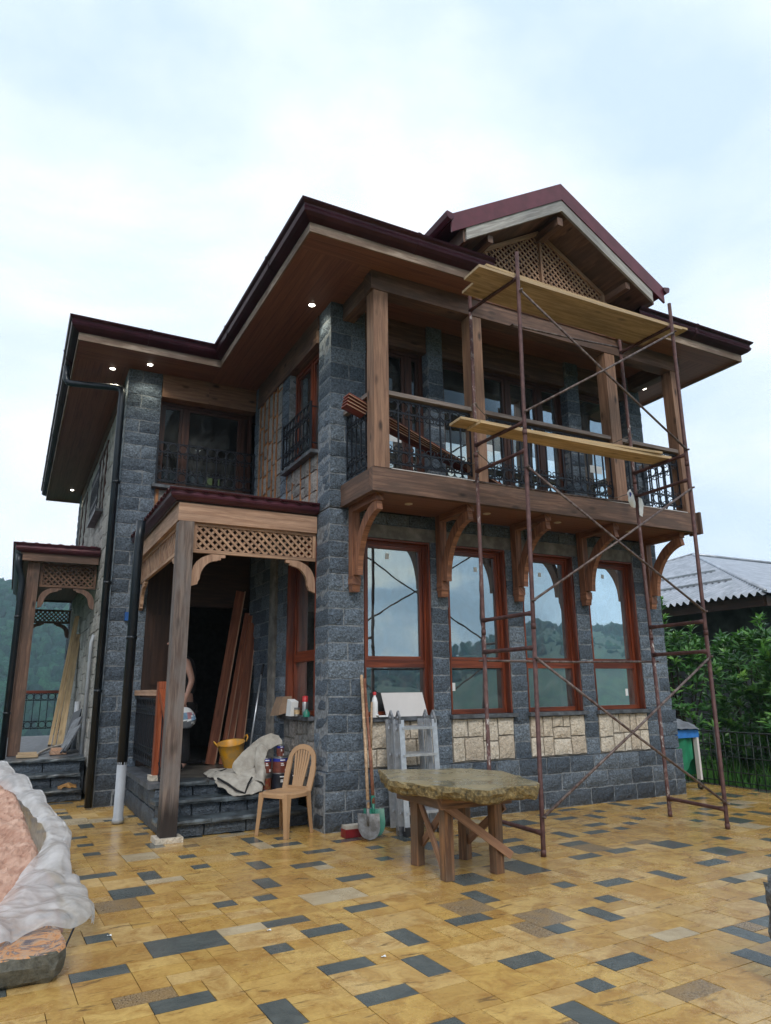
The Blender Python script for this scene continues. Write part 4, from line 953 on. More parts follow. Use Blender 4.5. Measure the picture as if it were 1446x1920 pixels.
def latpanel(fr, u0, u1, v0, v1, mids=(), mat='lattice', par=None, sp=.066):
    O, U, W, N = fr; mb = MB()
    lattice(mb, fr, [(u0+.03, v0+.03), (u1-.03, v0+.03), (u1-.03, v1-.02), (u0+.03, v1-.02)], sp=sp, w=.028, th=.010)
    for a, b, c, d in [(u0, v0+.02, u1, v0+.02), (u0, v1-.015, u1, v1-.015)]: mb.beam(O+U*a+W*b+N*.008, O+U*c+W*d+N*.008, .04, .04, up=W)
    for u in (u0+.02, u1-.02)+tuple(mids): mb.beam(O+U*u+W*(v0+.04)+N*.01, O+U*u+W*(v1-.035)+N*.01, .036, .04, up=U)
    return build(mb, 'lattice', mat, par)
latpanel(frontf(.42), -1.515, -.01, 3.04, 3.39, par=porch)
latpanel(leftf(-1.62), -3.19, -.515, 3.04, 3.39, mids=(-1.75,), par=porch)
for O, U in (((-1.515, .42, 3.035), (1, 0, 0)), ((-.01, .42, 3.035), (-1, 0, 0)), ((-1.62, .515, 3.035), (0, 1, 0)), ((-1.62, 3.19, 3.035), (0, -1, 0))):
    mb = MB(); fretwork(mb, O, U, .74, .045); build(mb, 'corner_bracket', 'rawpine' if U[0] else 'lattice', porch)
# porch platform and steps
mb = MB()
random.seed(8)
def slabstep(x0, x1, y0, y1, z, th=.05):
    x = x0
    while x < x1-.01:
        L = rnd(.5, .8); L = L if x1-(x+L) > .25 else x1-x
        mb.block(frontf(y0), x, x+L, z-th, z, y1-y0, rnd(0, 1), mi=0, seg=.12, bulge=.008, rough=.005, gap=.002); x += L
slabstep(-1.70, -.0, .47, .80, .18); slabstep(-1.68, .0, .76, 1.08, .345); slabstep(-1.68, .0, 1.03, 1.4, .50)
for (y, z0, z1) in ((.53, 0, .13), (.82, .13, .295), (1.09, .295, .45)):
    courses(mb, frontf(y), -1.62, 0, z0, z1, .3, .16, (.3, .5), int(y*10), mi=1)
mb.box((-1.60, 1.2, 0.0), (-.01, 3.2, .44), .5, mi=1)
build(mb, 'steps', ['steps', 'basalt'], porch)
mb = MB(); mb.grid(lambda a, b: (-1.66+1.66*a, 1.38+1.82*b, .492+.006*noise.noise(V((a*9, b*9, 0)))), 24, 24, smooth=False)
mb.box((-1.66, 1.38, .44), (-.01, 3.2, .48), .5); build(mb, 'porch_floor', 'porchfloor', porch)
mb = MB(); courses(mb, leftf(-1.635), -3.2, -1.02, 0, .44, .18, .22, (.25, .5), 55); courses(mb, leftf(-1.635), -1.02, -.55, 0, .13, .18, .13, (.25, .5), 56); courses(mb, leftf(-1.635), -1.02, -.8, .13, .29, .18, .16, (.25, .5), 57)
build(mb, 'plinth', ['basalt'], porch)
mb = MB(); mb.box((-1.72, 1.02, .445), (-1.42, 3.2, .50), .5); build(mb, 'plinth_cap', 'slate', porch)
mb = MB(); mb.box((-1.66, 1.28, .503), (-1.48, 1.46, .56), .5); build(mb, 'newel_base', 'limestone', porch)
mb = MB(); mb.box((-1.625, 1.315, .56), (-1.515, 1.425, 1.62), .5); build(mb, 'newel_post', 'redwood', porch)
mb = MB(); railing(mb, (-1.57, 1.44), (-1.57, 3.18), .62, 1.42, pitch=.13); rl = build(mb, 'railing', 'iron', porch)
mb = MB(); mb.beam((-1.57, 1.43, 1.49), (-1.57, 3.19, 1.49), .09, .07); build(mb, 'handrail', 'rawpine', rl)
mb = MB()
for k in range(7):
    y = 1.24-.115*k; z = 1.36-.075*k; mb.beam((-1.57, y, z-.86+.0), (-1.57, y, z), .013, .013)
for z in (0, -.12, -.7, -.83): mb.beam((-1.57, 1.30, 1.40+z), (-1.57, .50, .88+z), .012, .016)
for k in range(6):
    y = 1.18-.115*k; z = 1.28-.075*k
    mb.tube(arc(V((-1.57, y, z)), Y_, Z_, .045, 0, 2*PI*11/12, 11), .006, 4, closed=True); mb.tube(arc(V((-1.57, y, z-.70)), Y_, Z_, .045, 0, 2*PI*11/12, 11), .006, 4, closed=True)
rl = build(mb, 'railing', 'iron', porch)
mb = MB(); mb.beam((-1.57, 1.315, 1.50), (-1.57, .50, .96), .09, .08); build(mb, 'handrail', 'redwood', rl)

# far left porch
PX = -3.06; PF = 5.35
mb = MB(); tiled_roof(mb, -3.38, -2.06, PF-.25, 11.2, 3.86, .20, 'b')
porch2 = build(mb, 'porch', 'redroof', house)
mb = MB(); sweep(mb, [(-2.05, PF-.14), (-3.26, PF-.14), (-3.26, 11.15), (-2.05, 11.15)], [(a*.62, b*.70) for a, b in GP], z=3.68); build(mb, 'gutter', 'redmetal', porch2)
mb = MB(); sweep(mb, [(-2.06, PF-.10), (-3.22, PF-.10), (-3.22, 11.1), (-2.06, 11.1)], [(0, -.12), (.04, -.12), (.04, .02), (0, .02)], z=3.74); build(mb, 'porch_beam', 'beam', porch2)
mb = MB(); uvbox(mb, -3.2, -2.05, PF, 11.1, 3.66, 3.69, 1); build(mb, 'porch_ceiling', 'soffit', porch2)
mb = MB(); mb.box((-3.13, PF, .55), (-2.95, PF+.18, 3.66), .5); build(mb, 'porch_post', 'beam', porch2)  # darker beam wood stands in for the shade on these posts
mb = MB(); mb.box((-3.12, 10.9, .55), (-2.96, 11.06, 3.66), .5); build(mb, 'porch_post', 'beam', porch2)
latpanel(frontf(PF+.07), -2.93, -2.06, 3.22, 3.62, mat='lattice_shaded', par=porch2)
latpanel(frontf(10.98), -2.96, -2.06, 3.10, 3.42, mat='lattice_shaded', par=porch2)
latpanel(leftf(-3.05), -10.9, -PF-.2, 3.18, 3.6, mids=(-7.2, -9.1), mat='lattice_shaded', par=porch2)
for O, U in (((-2.93, PF+.08, 3.215), (1, 0, 0)), ((-2.06, PF+.08, 3.215), (-1, 0, 0)), ((-2.96, 10.98, 3.10), (1, 0, 0)), ((-2.06, 10.98, 3.10), (-1, 0, 0))):
    mb = MB(); fretwork(mb, O, U, .66, .05); build(mb, 'corner_bracket', 'beam', porch2)
mb = MB(); railing(mb, (-2.96, 10.98), (-2.06, 10.98), .72, 1.50, pitch=.155, scroll=False); rl = build(mb, 'railing', 'iron', porch2)
mb = MB(); mb.beam((-3.0, 10.98, 1.53), (-2.06, 10.98, 1.53), .08, .06); build(mb, 'handrail', 'redboard', rl)
mb = MB(); random.seed(14)
slabstep(-3.16, -2.14, 3.92, 4.28, .17); slabstep(-3.16, -2.14, 4.2, 4.60, .36); slabstep(-3.16, -2.06, 4.5, 4.9, .55)
for (y, z0, z1) in ((3.98, 0, .12), (4.26, .12, .31), (4.56, .31, .50)): courses(mb, frontf(y), -3.12, -2.12, z0, z1, .3, .18, (.4, .7), int(y*10), mi=1)
mb.box((-3.13, 4.7, -3), (-2.05, 11.2, .49), .5, mi=1); mb.box((-3.14, 4.88, .492), (-2.05, 11.2, .545), .5, mi=2)
build(mb, 'steps', ['steps', 'basalt', 'slate'], porch2)
dpipe([(-3.27, PF-.12, 3.72), (-3.27, PF-.12, 3.5), (-3.19, PF-.10, 3.3), (-3.19, PF-.10, -.3)], .05)
mb = MB(); mb.tube([(WL-.05, 5.0, 0.5), (WL-.05, 5.0, 2.3), (WL-.02, 5.0, 2.42)], .03, 8); build(mb, 'conduit_pipe', 'pvc', house); mb = MB(); mb.tube([(WL-.06, 6.4, .55), (WL-.06, 6.4, 1.35)], .045, 8); build(mb, 'conduit_pipe', 'pvc', house)

# ================================================================== THINGS
def xf(mb, mat):
    mb.v = [tuple(mat @ V(p)) for p in mb.v]; return mb
def crinkle(p, s, a): return V(p)+noise.noise_vector(V(p)*s)*a
def catmull(P, t):
    n = len(P)-1; x = min(max(t*n, 0), n-1e-6); i = int(x); f = x-i
    p0, p1, p2, p3 = P[max(i-1, 0)], P[i], P[i+1], P[min(i+2, n)]
    return 0.5*((2*p1)+(p2-p0)*f+(2*p0-5*p1+4*p2-p3)*f*f+(3*p1-p0-3*p2+p3)*f**3)
def loft(mb, rows, nu=24, nv=16, amp=0.02, sc_=7, seed=0, mi=0, fold=0):
    R = [[V(p) for p in r] for r in rows]; off = V((seed*3.1, seed*1.7, 0))
    def fn(a, b):
        p = catmull([catmull(r, a) for r in R], b)
        if fold: q = p+noise.noise_vector(p*2+off)*.1; w_ = V((q.x*1.0, q.y*.6, q.z*1.4)); vd = noise.voronoi(w_*3.4+off)[0]; rr = (vd[1]-vd[0])*fold*2.6+noise.voronoi(w_*8+off)[0][0]*fold*.55; p = p+V((.45, -.35, .8))*(rr-fold*.8)
        return p+noise.noise_vector(p*sc_+off)*amp+noise.noise_vector(p*sc_*2.7+off)*amp*.5
    mb.grid(fn, nu, nv, mi=mi)

# ---- scaffold
scaf = thing('scaffold', 'rusty steel tube scaffold tower with paint splashes standing in front of the balcony', 'scaffold', (2.6, -1.6, 0))
def aX(z, far): return (1.32+.004*z) if far else (1.28+.022*z)
def bX(z, far): return (3.90-.007*z) if far else (3.80+.014*z)
YN, YFA = -2.06, -1.21
LIFTS = ((0, 2.06, .20, 1.88), (2.06, 4.10, 2.22, 3.93), (4.10, 6.22, 4.25, 6.00))
for fx, nm in ((aX, 'A'), (bX, 'B')):
    for li, (z0, z1, ra, rb) in enumerate(LIFTS):
        mb = MB()
        for far in (False, True):
            y = YFA if far else YN; e = 0.10 if li == 2 and not far else 0
            mb.tube([(fx(z0, far), y, z0+.003), (fx(z0+.1, far), y, z0+.1), (fx(z1, far), y, z1+e)], .0225, 10, mi=1 if (far and li < 3) else 0)
            mb.tube([(fx(z0, far), y, z0+.003), (fx(z0, far), y, z0+.06)], .026, 10)
        for z in (ra, rb):
            mb.tube([(fx(z, False), YN, z), (fx(z, False), YN+.10, z+(0.0)), (fx(z, True), YFA-.10, z), (fx(z, True), YFA, z)], [.030, .021, .021, .030], 8, mi=0)
        build(mb, 'frame', ['rust', 'rustpaint'], scaf)
def brace(a, b, r=.0135):
    mb = MB(); a, b = V(a), V(b); mb.tube([a, a+(b-a)*.5+V((0, 0, -.01)), b], r, 7)
    for p in (a, b): mb.tube([p+V((0, -.03, 0)), p+V((0, .03, 0))], .012, 6)
    build(mb, 'cross_brace', 'brace', scaf)
for (xa, za, ya), (xb, zb, yb) in [((1.41, 5.82, -2.09), (3.85, 4.30, -2.09)), ((1.37, 4.36, -2.09), (3.88, 5.90, -2.09)), ((1.35, 3.74, -2.09), (3.82, 2.33, -2.09)), ((1.32, 2.34, -2.09), (3.86, 3.82, -2.09)),
        ((1.31, 1.78, -2.09), (3.80, .26, -2.09)), ((1.28, .34, -2.09), (3.82, 1.82, -2.09)), ((1.30, 1.79, -1.18), (3.97, 1.80, -1.18)), ((1.33, 3.82, -1.18), (3.97, 3.85, -1.18)), ((1.9, 5.90, -1.3), (3.88, 6.10, -1.18))]:
    brace((xa, ya, za), (xb, yb, zb))
mb = MB()
for (x, z, px_) in ((1.34, 4.76, 1.66), (1.34, 4.16, 1.66), (3.88, 4.78, 4.0), (3.88, 4.0, 4.0)):
    mb.tube([(x-.03, -1.20, z), (x, -1.25, z+.01), (x+.04, -1.2, z), (px_+.1, -.9, z+.02), (px_+.1, -.66, z+.01), (px_-.12, -.66, z+.02), (px_-.12, -.9, z), (x-.03, -1.19, z-.01)], .006, 5)
build(mb, 'tie_wire', 'wire', scaf)
def plank(p0, p1, w, h, mat, label, grp, sag=0.0, name='scaffold_plank'):
    p0, p1 = V(p0), V(p1); mb = MB(); L = (p1-p0).length; n = 10; d = (p1-p0).normalized(); side = V((-d.y, d.x, 0)); ou = rnd(0, 9)
    vs, uv = [], []
    for i in range(n+1):
        t = i/n; c = p0+(p1-p0)*t-Z_*(sag*4*t*(1-t)); jag = rnd(-.004, .004)
        for a, b, k in ((-1, 0, 0), (1, 0, w), (1, 1, w+h), (-1, 1, 2*w+h)): vs.append(c+side*(a*w/2+jag)+Z_*(b*h)); uv.append((ou+L*t, k))
    fs = [(i*4+k, (i+1)*4+k, (i+1)*4+(k+1) % 4, i*4+(k+1) % 4) for i in range(n) for k in range(4)]
    mb.add(vs, fs+[(0, 1, 2, 3), (n*4+3, n*4+2, n*4+1, n*4)], rnd(.3, .7), uvs=uv)
    o = single(mb, name, mat, label, 'plank', grp); return o
PG = 'planks laid on the scaffold'
random.seed(3)
plank((.92, -1.86, 6.022), (4.12, -1.88, 6.022), .30, .032, 'plankdull', 'pale plank on top scaffold level, outer lower board nearest the viewer', PG, .02)
plank((1.06, -1.59, 6.024), (4.0, -1.60, 6.024), .26, .032, 'plankdull', 'pale plank on top scaffold level, inner board towards the gable', PG, .015)
plank((1.02, -1.88, 6.060), (4.26, -1.87, 6.060), .26, .030, 'plank', 'thin pale plank lying over the outer board on the top scaffold level', PG, .02)
plank((1.00, -1.66, 4.273), (3.90, -1.68, 4.273), .27, .034, 'plank', 'pale plank on the middle scaffold level, lower board of the pair', PG, .015)
plank((.80, -1.60, 4.309), (3.72, -1.72, 4.309), .24, .028, 'plank', 'thin pale plank stacked on the middle scaffold level, jutting out at left', PG, .015)
mb = MB(); mb.beam((1.24, -.62, 3.95), (1.24, -.60, 4.50), .12, .03, up=(1, 0, 0)); 
# rolled paper bags tied on the scaffold
mb = MB()
loft(mb, [[(3.66, -1.20, 4.00), (3.72, -1.22, 4.05), (3.80, -1.20, 4.02)], [(3.62, -1.26, 3.86), (3.70, -1.30, 3.88), (3.80, -1.26, 3.86)], [(3.70, -1.22, 3.75), (3.76, -1.26, 3.74), (3.83, -1.22, 3.74)]], 10, 10, .015, 12, 1)
loft(mb, [[(3.86, -1.28, 3.92), (3.92, -1.30, 3.90), (3.98, -1.26, 3.90)], [(3.86, -1.28, 3.78), (3.93, -1.31, 3.76), (3.98, -1.26, 3.78)], [(3.86, -1.26, 3.62), (3.92, -1.28, 3.60), (3.95, -1.25, 3.62)]], 10, 10, .012, 12, 2)
mb.box((3.66, -1.275, 3.84), (3.70, -1.262, 3.99), .5, mi=1)
mb.v = [(3.82+(x-3.82)*.72, -1.24+(y+1.24)*.7, 3.84+(z-3.84)*.78) for x, y, z in mb.v]
single(mb, 'paper_wrapping', ['paper', 'canblue'], 'crumpled white and blue paper wrapping tied around the right scaffold pole', 'paper wrapping')

# ---- boards lying diagonally on the balcony
BG = 'red moulding boards leaning inside the balcony'
DB = ['stack of red stained moulding boards on balcony rail, topmost board', 'red stained moulding board second from top in the stack on the balcony', 'red stained moulding board third from top in the stack on the balcony', 'lowest pale-edged moulding board in the diagonal stack on the balcony']
for k in range(4):
    mb = MB(); a = V((-.03, -.56+.02*k, 4.87-.034*k)); b = V((2.45+.08*k, -.42+.03*k, 3.99-.012*k)); mb.beam(a, b, .15, .026, (0, 0, 1), .4); mb.beam(a+V((0, -.077, -.010)), b+V((0, -.077, -.010)), .006, .010, (0, 0, 1), .4, mi=1)
    tag(build(mb, 'moulding_board', ['redboard', 'rawpine'], None, True), DB[k], 'board', BG)

# ---- stone table
table = thing('stone_table', 'rough olive stone slab table on crossed timber legs in the middle of the patio', 'table', (.4, -2.1, 0))
def slab(mb, P, z0, z1, n=5, seed=1, jag=.02):
    c = sum((V((p[0], p[1], 0)) for p in P), V((0, 0, 0)))/len(P); Q = []
    for i in range(len(P)):
        a, b = V((P[i][0], P[i][1], 0)), V((P[(i+1) % len(P)][0], P[(i+1) % len(P)][1], 0)); m_ = max(1, round((b-a).length/.05))
        for k in range(m_): Q.append(a+(b-a)*k/m_)
    rows = []; H = z1-z0
    for j, (zz, ins) in enumerate(((z1, .012), (z1-.008, .0), (z1-H*.35, -.008), (z1-H*.6, .006), (z1-H*.85, .02), (z0, .05))):
        r = []
        for q in Q:
            d = (q-c).normalized(); p = q-d*ins+Z_*zz
            am = jag*(.3 if j == 0 else 1)
            dn = noise.noise_vector(V((p.x*7+seed, p.y*7, p.z*16)))*am+noise.noise_vector(V((p.x*21, p.y*21+seed, p.z*40)))*am*.5
            if j == 0: dn.z *= .15
            r.append(p+dn)
        rows.append(r)
    N = len(Q); vs = [p for r in rows for p in r]; fs = []
    for j in range(len(rows)-1):
        for i in range(N): fs.append((j*N+i, (j+1)*N+i, (j+1)*N+(i+1) % N, j*N+(i+1) % N))
    ct = len(vs); vs.append(c+Z_*z1); cb = len(vs); vs.append(c+Z_*z0); b0 = (len(rows)-1)*N
    fs += [(i, (i+1) % N, ct) for i in range(N)]+[(b0+(i+1) % N, b0+i, cb) for i in range(N)]
    mb.add(vs, fs, .5)
TP = [(.02, -1.22), (-.30, -2.02), (-.16, -2.42), (-.06, -2.68), (.06, -2.97), (.33, -2.88), (.55, -2.95), (.70, -2.78), (.95, -1.95), (.74, -1.56), (.50, -1.44), (.33, -1.36)]
TP = [(x+.04, y+.06) for x, y in TP]
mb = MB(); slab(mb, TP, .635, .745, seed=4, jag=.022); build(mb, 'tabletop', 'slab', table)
mb = MB(); mb.box((-.02, -2.42, .55), (.68, -2.36, .64), .5); mb.box((-.02, -1.72, .55), (.68, -1.66, .64), .5); mb.box((-.02, -2.36, .552), (.04, -1.72, .638), .5); mb.box((.62, -2.36, .552), (.68, -1.72, .638), .5)
build(mb, 'apron', 'tablewood', table)
LG = [(.085, -2.31), (.57, -2.32), (.14, -1.74), (.62, -1.77)]
for i, (x, y) in enumerate(LG):
    mb = MB(); mb.beam((x, y, 0.002), (x, y, .64), .085, .085, (1, .15*i, 0), .5); build(mb, 'leg', 'tablewood', table)
for a, b in (((.14, -1.78, .55), (.06, -2.26, .12)), ((.08, -2.37, .55), (.64, -2.385, .16)), ((.19, -1.70, .14), (.10, -2.24, .50)), ((.66, -2.3, .50), (.63, -1.8, .16))):
    mb = MB(); mb.beam(a, b, .022, .065, None, .6, ext=.04) if abs(a[0]-b[0]) < .3 else mb.beam(a, b, .022, .065, None, .8, ext=.04); build(mb, 'leg_brace', 'post', table)

# ---- plastic chair
ch = thing('plastic_chair', 'tan plastic garden chair with slatted arched back beside the porch steps', 'chair', (-.42, .165, 0))
fd = V((-.87, -.5, 0)).normalized(); rdv = V((-fd.y, fd.x, 0))
CM = Matrix((rdv, fd, Z_)).transposed().to_4x4(); CM.translation = V((-.42, .165, 0))
mb = MB(); 
def seatf(a, b):
    x, y = (a-.5)*2, (b-.5)*2; rr_ = .215; k = (abs(x)**4+abs(y)**4)**.25 if (x or y) else 1; m_ = max(abs(x), abs(y)); f = m_/k if k else 1
    return (x*rr_*f, y*rr_*f*1.0, .435-.018*(1-min(1, x*x+y*y))+(-.012 if m_ > .97 else 0)+(.006 if .8 < m_ < .97 else 0))
mb.grid(seatf, 22, 22, smooth=True)
rim = [seatf(a, b) for a, b in [(i/10, 0) for i in range(10)]+[(1, i/10) for i in range(10)]+[(1-i/10, 1) for i in range(10)]+[(0, 1-i/10) for i in range(10)]]
n = len(rim); vs = [V(p)+V((0, 0, .0)) for p in rim]+[V(p)*1.0-V((0, 0, .035)) for p in rim]
mb.add(vs, [(i, n+i, n+(i+1) % n, (i+1) % n) for i in range(n)], .5, 0, True); build(xf(mb, CM), 'seat', 'chair', ch)
for sx in (-1, 1):
    for sy in (-1, 1):
        mb = MB(); secs = []
        for z, w, o_ in ((.43, .075, 0), (.34, .062, .004), (.18, .05, .012), (0.002, .042, .024)):
            cx, cy = sx*(.198+o_), sy*(.198+o_)
            secs.append([(cx, cy, z), (cx-sx*w, cy, z), (cx-sx*w, cy-sy*.008, z), (cx-sx*.010, cy-sy*.010, z), (cx-sx*.008, cy-sy*w, z), (cx, cy-sy*w, z)])
        vs = [p for s_ in secs for p in s_]; fs = [(j*6+i, j*6+(i+1) % 6, (j+1)*6+(i+1) % 6, (j+1)*6+i) for j in range(3) for i in range(6)]
        mb.add(vs, fs, .5, 0, False); build(xf(mb, CM), 'leg', 'chair', ch)
mb = MB(); NA_ = 26; pts = []
def bk(x, h): return V((x*.86, -.195-.10*(h/.45)-.02*math.sin(h*5), .43+h))
for i in range(NA_+1):
    t = i/NA_
    if t < .3: q = bk(-.195-.01*math.sin(t*8), t/.3*.27)
    elif t > .7: q = bk(.195+.01*math.sin((1-t)*8), (1-t)/.3*.27)
    else: a = (t-.3)/.4*PI; q = bk(-.20*math.cos(a), .27+.175*math.sin(a)**.8)
    pts.append(q)
for i in range(NA_): 
    wdt = .07 if not .3 < i/NA_ < .7 else .055
    mb.beam(pts[i], pts[i+1], .018, wdt, up=V((0, 0, 1)).cross(V((0, -1, 0))) if 0 else (pts[i]-bk(0, .25)), ext=.006, tint=.5)
build(xf(mb, CM), 'back_frame', 'chair', ch)
mb = MB()
for k in range(6):
    x = -.085+.034*k; top = .27+.175*math.sin(math.acos(max(-1, min(1, x*1.35/.20))))**.8-.01
    P = [bk(x*.8, .0), bk(x*.95, .15), bk(x*1.2, .29), bk(x*1.35, top)]
    for i in range(3): mb.beam(P[i], P[i+1], .024, .010, (0, 1, 0), .5, ext=.002)
mb.beam(bk(-.18, .015), bk(.18, .015), .015, .05, (0, 0, 1), .5)
build(xf(mb, CM), 'back_slats', 'chair', ch)

# ---- ladder
lad = thing('folding_ladder', 'folded aluminium multi-section ladder standing against the limestone panel below the first window', 'ladder', (.83, -.45, 0))
def lsect(y0, y1, x0, x1, z0, z1, rungs):
    mb = MB()
    for x in (x0, x1):
        mb.beam((x, y0, z0), (x, y1, z1), .022, .062, up=(0, 1, 0) if 0 else (1, 0, 0))
        for z in rungs: t = (z-z0)/(z1-z0); y = y0+(y1-y0)*t; mb.tube([(x-.016, y, z), (x+.016, y, z)], .011, 8, mi=1)
    for z in rungs:
        t = (z-z0)/(z1-z0); y = y0+(y1-y0)*t; mb.beam((x0, y, z), (x1, y, z), .05, .028, (0, 0, 1))
    return build(mb, 'ladder_section', ['alu', 'blackplastic'], lad)
for k, dy in enumerate((0, .085, .17, .255)):
    lsect(-.62+dy, -.52+dy, .66-(.03 if k % 2 else 0), 1.08-(.03 if k % 2 else 0), .05, 1.17, (.22, .50, .80, 1.08))
for x in (.64, 1.09):
    for y in (-.49, -.32):
        mb = MB()
        mb.prism([(-.045, 0), (.045, 0), (.045, .07), (0, .14), (-.045, .07)], (x-.012, y, 1.13), (0, 1, 0), (0, 0, 1), .024)
        mb.tube([(x-.018, y, 1.19), (x+.018, y, 1.19)], .022, 10)
        build(mb, 'hinge', 'aludark', lad)
for (x, y) in ((.66, -.62), (1.08, -.62), (.63, -.53), (1.05, -.53)):
    mb = MB(); mb.box((x-.03, y-.035, .002), (x+.03, y+.045, .09), .5); build(mb, 'rubber_foot', 'blackplastic' if y < -.6 else 'aludark', lad)

# ---- shovels and pole
def shovel(base, top, mat, label, hmat, wd=.125, hl=.26, tilt=.0):
    base, top = V(base), V(top); d = (top-base).normalized(); t = thing('shovel', label, 'shovel', tuple(base), 'shovels leaning on the front pier')
    xx = V((1, 0, 0)); xx = (xx-d*xx.dot(d)).normalized(); nn = xx.cross(d)
    mb = MB(); rows = []
    def f(a, b):
        v = b*hl; w = wd*(math.sqrt(max(0, 1-(1-min(1, b/.55))**2)) if b < .55 else 1); u = (a-.5)*2
        return base+d*(v+.004)+xx*u*w+nn*(-.030*(1-u*u)*(.3+.7*b))
    mb.grid(f, 10, 14); mb2 = MB()
    mb.grid(lambda a, b: f(a, b)+nn*.004, 10, 14)
    mb.tube([base+d*(hl*.55)-nn*.02, base+d*(hl+.13)], [.012, .021], 10)
    build(mb, 'blade', mat, t)
    mb = MB(); L = (top-base).length
    mb.tube([base+d*(hl+.05), base+d*(L*.5)+nn*.01, top], .0175, 10, tint=.5); build(mb, 'handle', hmat, t); return t
shovel((.20, -.66, .01), (.40, -.06, 1.66), 'shovel', 'grey steel shovel with long pale wooden handle leaning on the pier, nearest the viewer', 'handle')
shovel((.30, -.60, .02), (.44, -.05, 1.62), 'green', 'green-bladed shovel behind the grey one with reddish brown handle', 'handlered', wd=.12, hl=.28)
mb = MB(); mb.tube([(.50, -.10, .85), (.515, -.09, 1.36)], .013, 8); mb.tube([(.44, -.30, .08), (.50, -.10, .86)], .013, 8)
single(mb, 'wooden_stick', 'handle', 'short pale wooden stick behind the shovels below the white jug', 'stick')
mb = MB(); mb.box((.05, -.40, .003), (.30, -.28, .085), .5); mb.box((.055, -.395, .085), (.295, -.285, .12), .5, mi=1)
single(mb, 'float_tool', ['darkred', 'canvas'], 'small dark red and pale box at the foot of the stone pier', 'box')
# items on the front sill
mb = MB(); mb.lathe((.575, -.045, 1.186), [(.045, 0), (.047, .03), (.047, .17), (.03, .22), (.018, .235), (.018, .25)], 18, sx=.75); mb.lathe((.575, -.045, 1.436), [(.021, 0), (.021, .03), (.012, .036)], 14, mi=1)
single(mb, 'plastic_jug', ['white', 'red'], 'white plastic bottle with red cap standing on the first window sill', 'bottle')
mb = MB(); mb.add([(.72, -.065, 1.188), (1.28, -.065, 1.188), (1.24, -.005, 1.46), (.68, -.005, 1.46), (.72, -.055, 1.188), (1.28, -.055, 1.188), (1.24, .005, 1.46), (.68, .005, 1.46)], [(0, 1, 2, 3), (7, 6, 5, 4), (0, 4, 5, 1), (1, 5, 6, 2), (2, 6, 7, 3), (3, 7, 4, 0)])
single(mb, 'wall_tile', 'whiteboard', 'large pale rectangular tile leaning on the first window above the ladder', 'tile')
mb = MB(); mb.beam((.60, -.09, 1.20), (.76, -.09, 1.20), .03, .018); mb.lathe((.585, -.09, 1.2), [(0, 0), (.02, .005), (.02, .02), (0, .025)], 12)
single(mb, 'putty_knife', 'white', 'small white tool lying on the sill beside the white bottle', 'tool')
# items on the side sill
mb = MB(); mb.lathe((-.05, .56, 1.196), [(.035, 0), (.035, .16), (.03, .17)], 16, mi=0); mb.lathe((-.05, .56, 1.366), [(.034, 0), (.034, .065), (.0, .07)], 16, mi=1)
single(mb, 'spray_can', ['tin', 'red'], 'spray can with red cap on the side window sill under the porch', 'spray can')
mb = MB(); mb.lathe((-.08, .75, 1.196), [(.035, 0), (.035, .10)], 16); mb.lathe((-.08, .75, 1.22), [(.036, 0), (.036, .05)], 16, mi=1)
single(mb, 'paint_tin', ['tin', 'plank'], 'small tin with yellowish band on the side window sill', 'tin')
mb = MB(); mb.lathe((-.07, .46, 1.196), [(.04, 0), (.042, .05), (.02, .07), (.02, .085)], 14); single(mb, 'tape_reel', 'green', 'small green object at the end of the side window sill by the pier', 'reel')
mb = MB(); mb.prism([(0, 0), (.16, 0), (.19, .17), (.05, .20)], (-.06, .95, 1.196), (0, -1, 0), (0, 0, 1), .09)
single(mb, 'paper_bag', 'paper', 'white paper packet on the side window sill beside the spray can', 'packet')
mb = MB(); mb.add([(-.17, 1.50, 1.18), (-.03, 1.48, 1.22), (-.03, 1.08, 1.24), (-.19, 1.12, 1.20), (-.13, 1.38, 1.42), (-.02, 1.36, 1.42), (-.02, 1.1, 1.43), (-.13, 1.12, 1.42)], [(0, 3, 7, 4), (4, 7, 6, 5), (0, 4, 5, 1), (3, 2, 6, 7), (1, 2, 3, 0), (5, 6, 2, 1)])
single(mb, 'cardboard_box', 'cardboard', 'open brown cardboard piece on the far end of the side window sill', 'cardboard')

# ---- cans on the steps
def can(x, y, z, r, h, mats, label, white=True):
    t = MB(); t.lathe((x, y, z), [(r, 0), (r*1.02, .006), (r, .012), (r, h-.012), (r*1.03, h-.006), (r*1.0, h), (r*.93, h-.004), (r*.9, h-.006), (0, h-.006)], 26, mi=0)
    if len(mats) > 1: t.lathe((x, y, z), [(r*1.006, h*.06), (r*1.006, h*.74)], 26, mi=1)
    if len(mats) > 2: t.lathe((x, y, z), [(r*1.008, h*.74), (r*1.008, h*.93)], 26, mi=2)
    if white:
        k = len(mats); mats = list(mats)+['white']; 
        for (a0, a1, z0, z1) in ((-1.9, -1.2, .80, .87), (-1.8, -1.45, .60, .66), (-1.8, -1.35, .50, .56), (-1.2, -.75, .12, .28)):
            n = 6; vs = [(x+math.cos(a0+(a1-a0)*i/n)*r*1.012, y+math.sin(a0+(a1-a0)*i/n)*r*1.012, z+h*q) for q in (z0, z1) for i in range(n+1)]
            t.add(vs, [(i, i+1, n+2+i, n+1+i) for i in range(n)], .5, k)
    return single(t, 'paint_can', list(mats), label, 'paint can', 'paint cans stacked on the porch steps')
SZ = .352
can(-.385, .98, SZ, .078, .185, ['tin', 'canpic'], 'brown and red paint can at the bottom of the left stack, beside the canvas', False)
can(-.385, .98, SZ+.186, .076, .185, ['tin', 'canbrown', 'canblue'], 'brown paint can with blue rim band on top of the left stack')
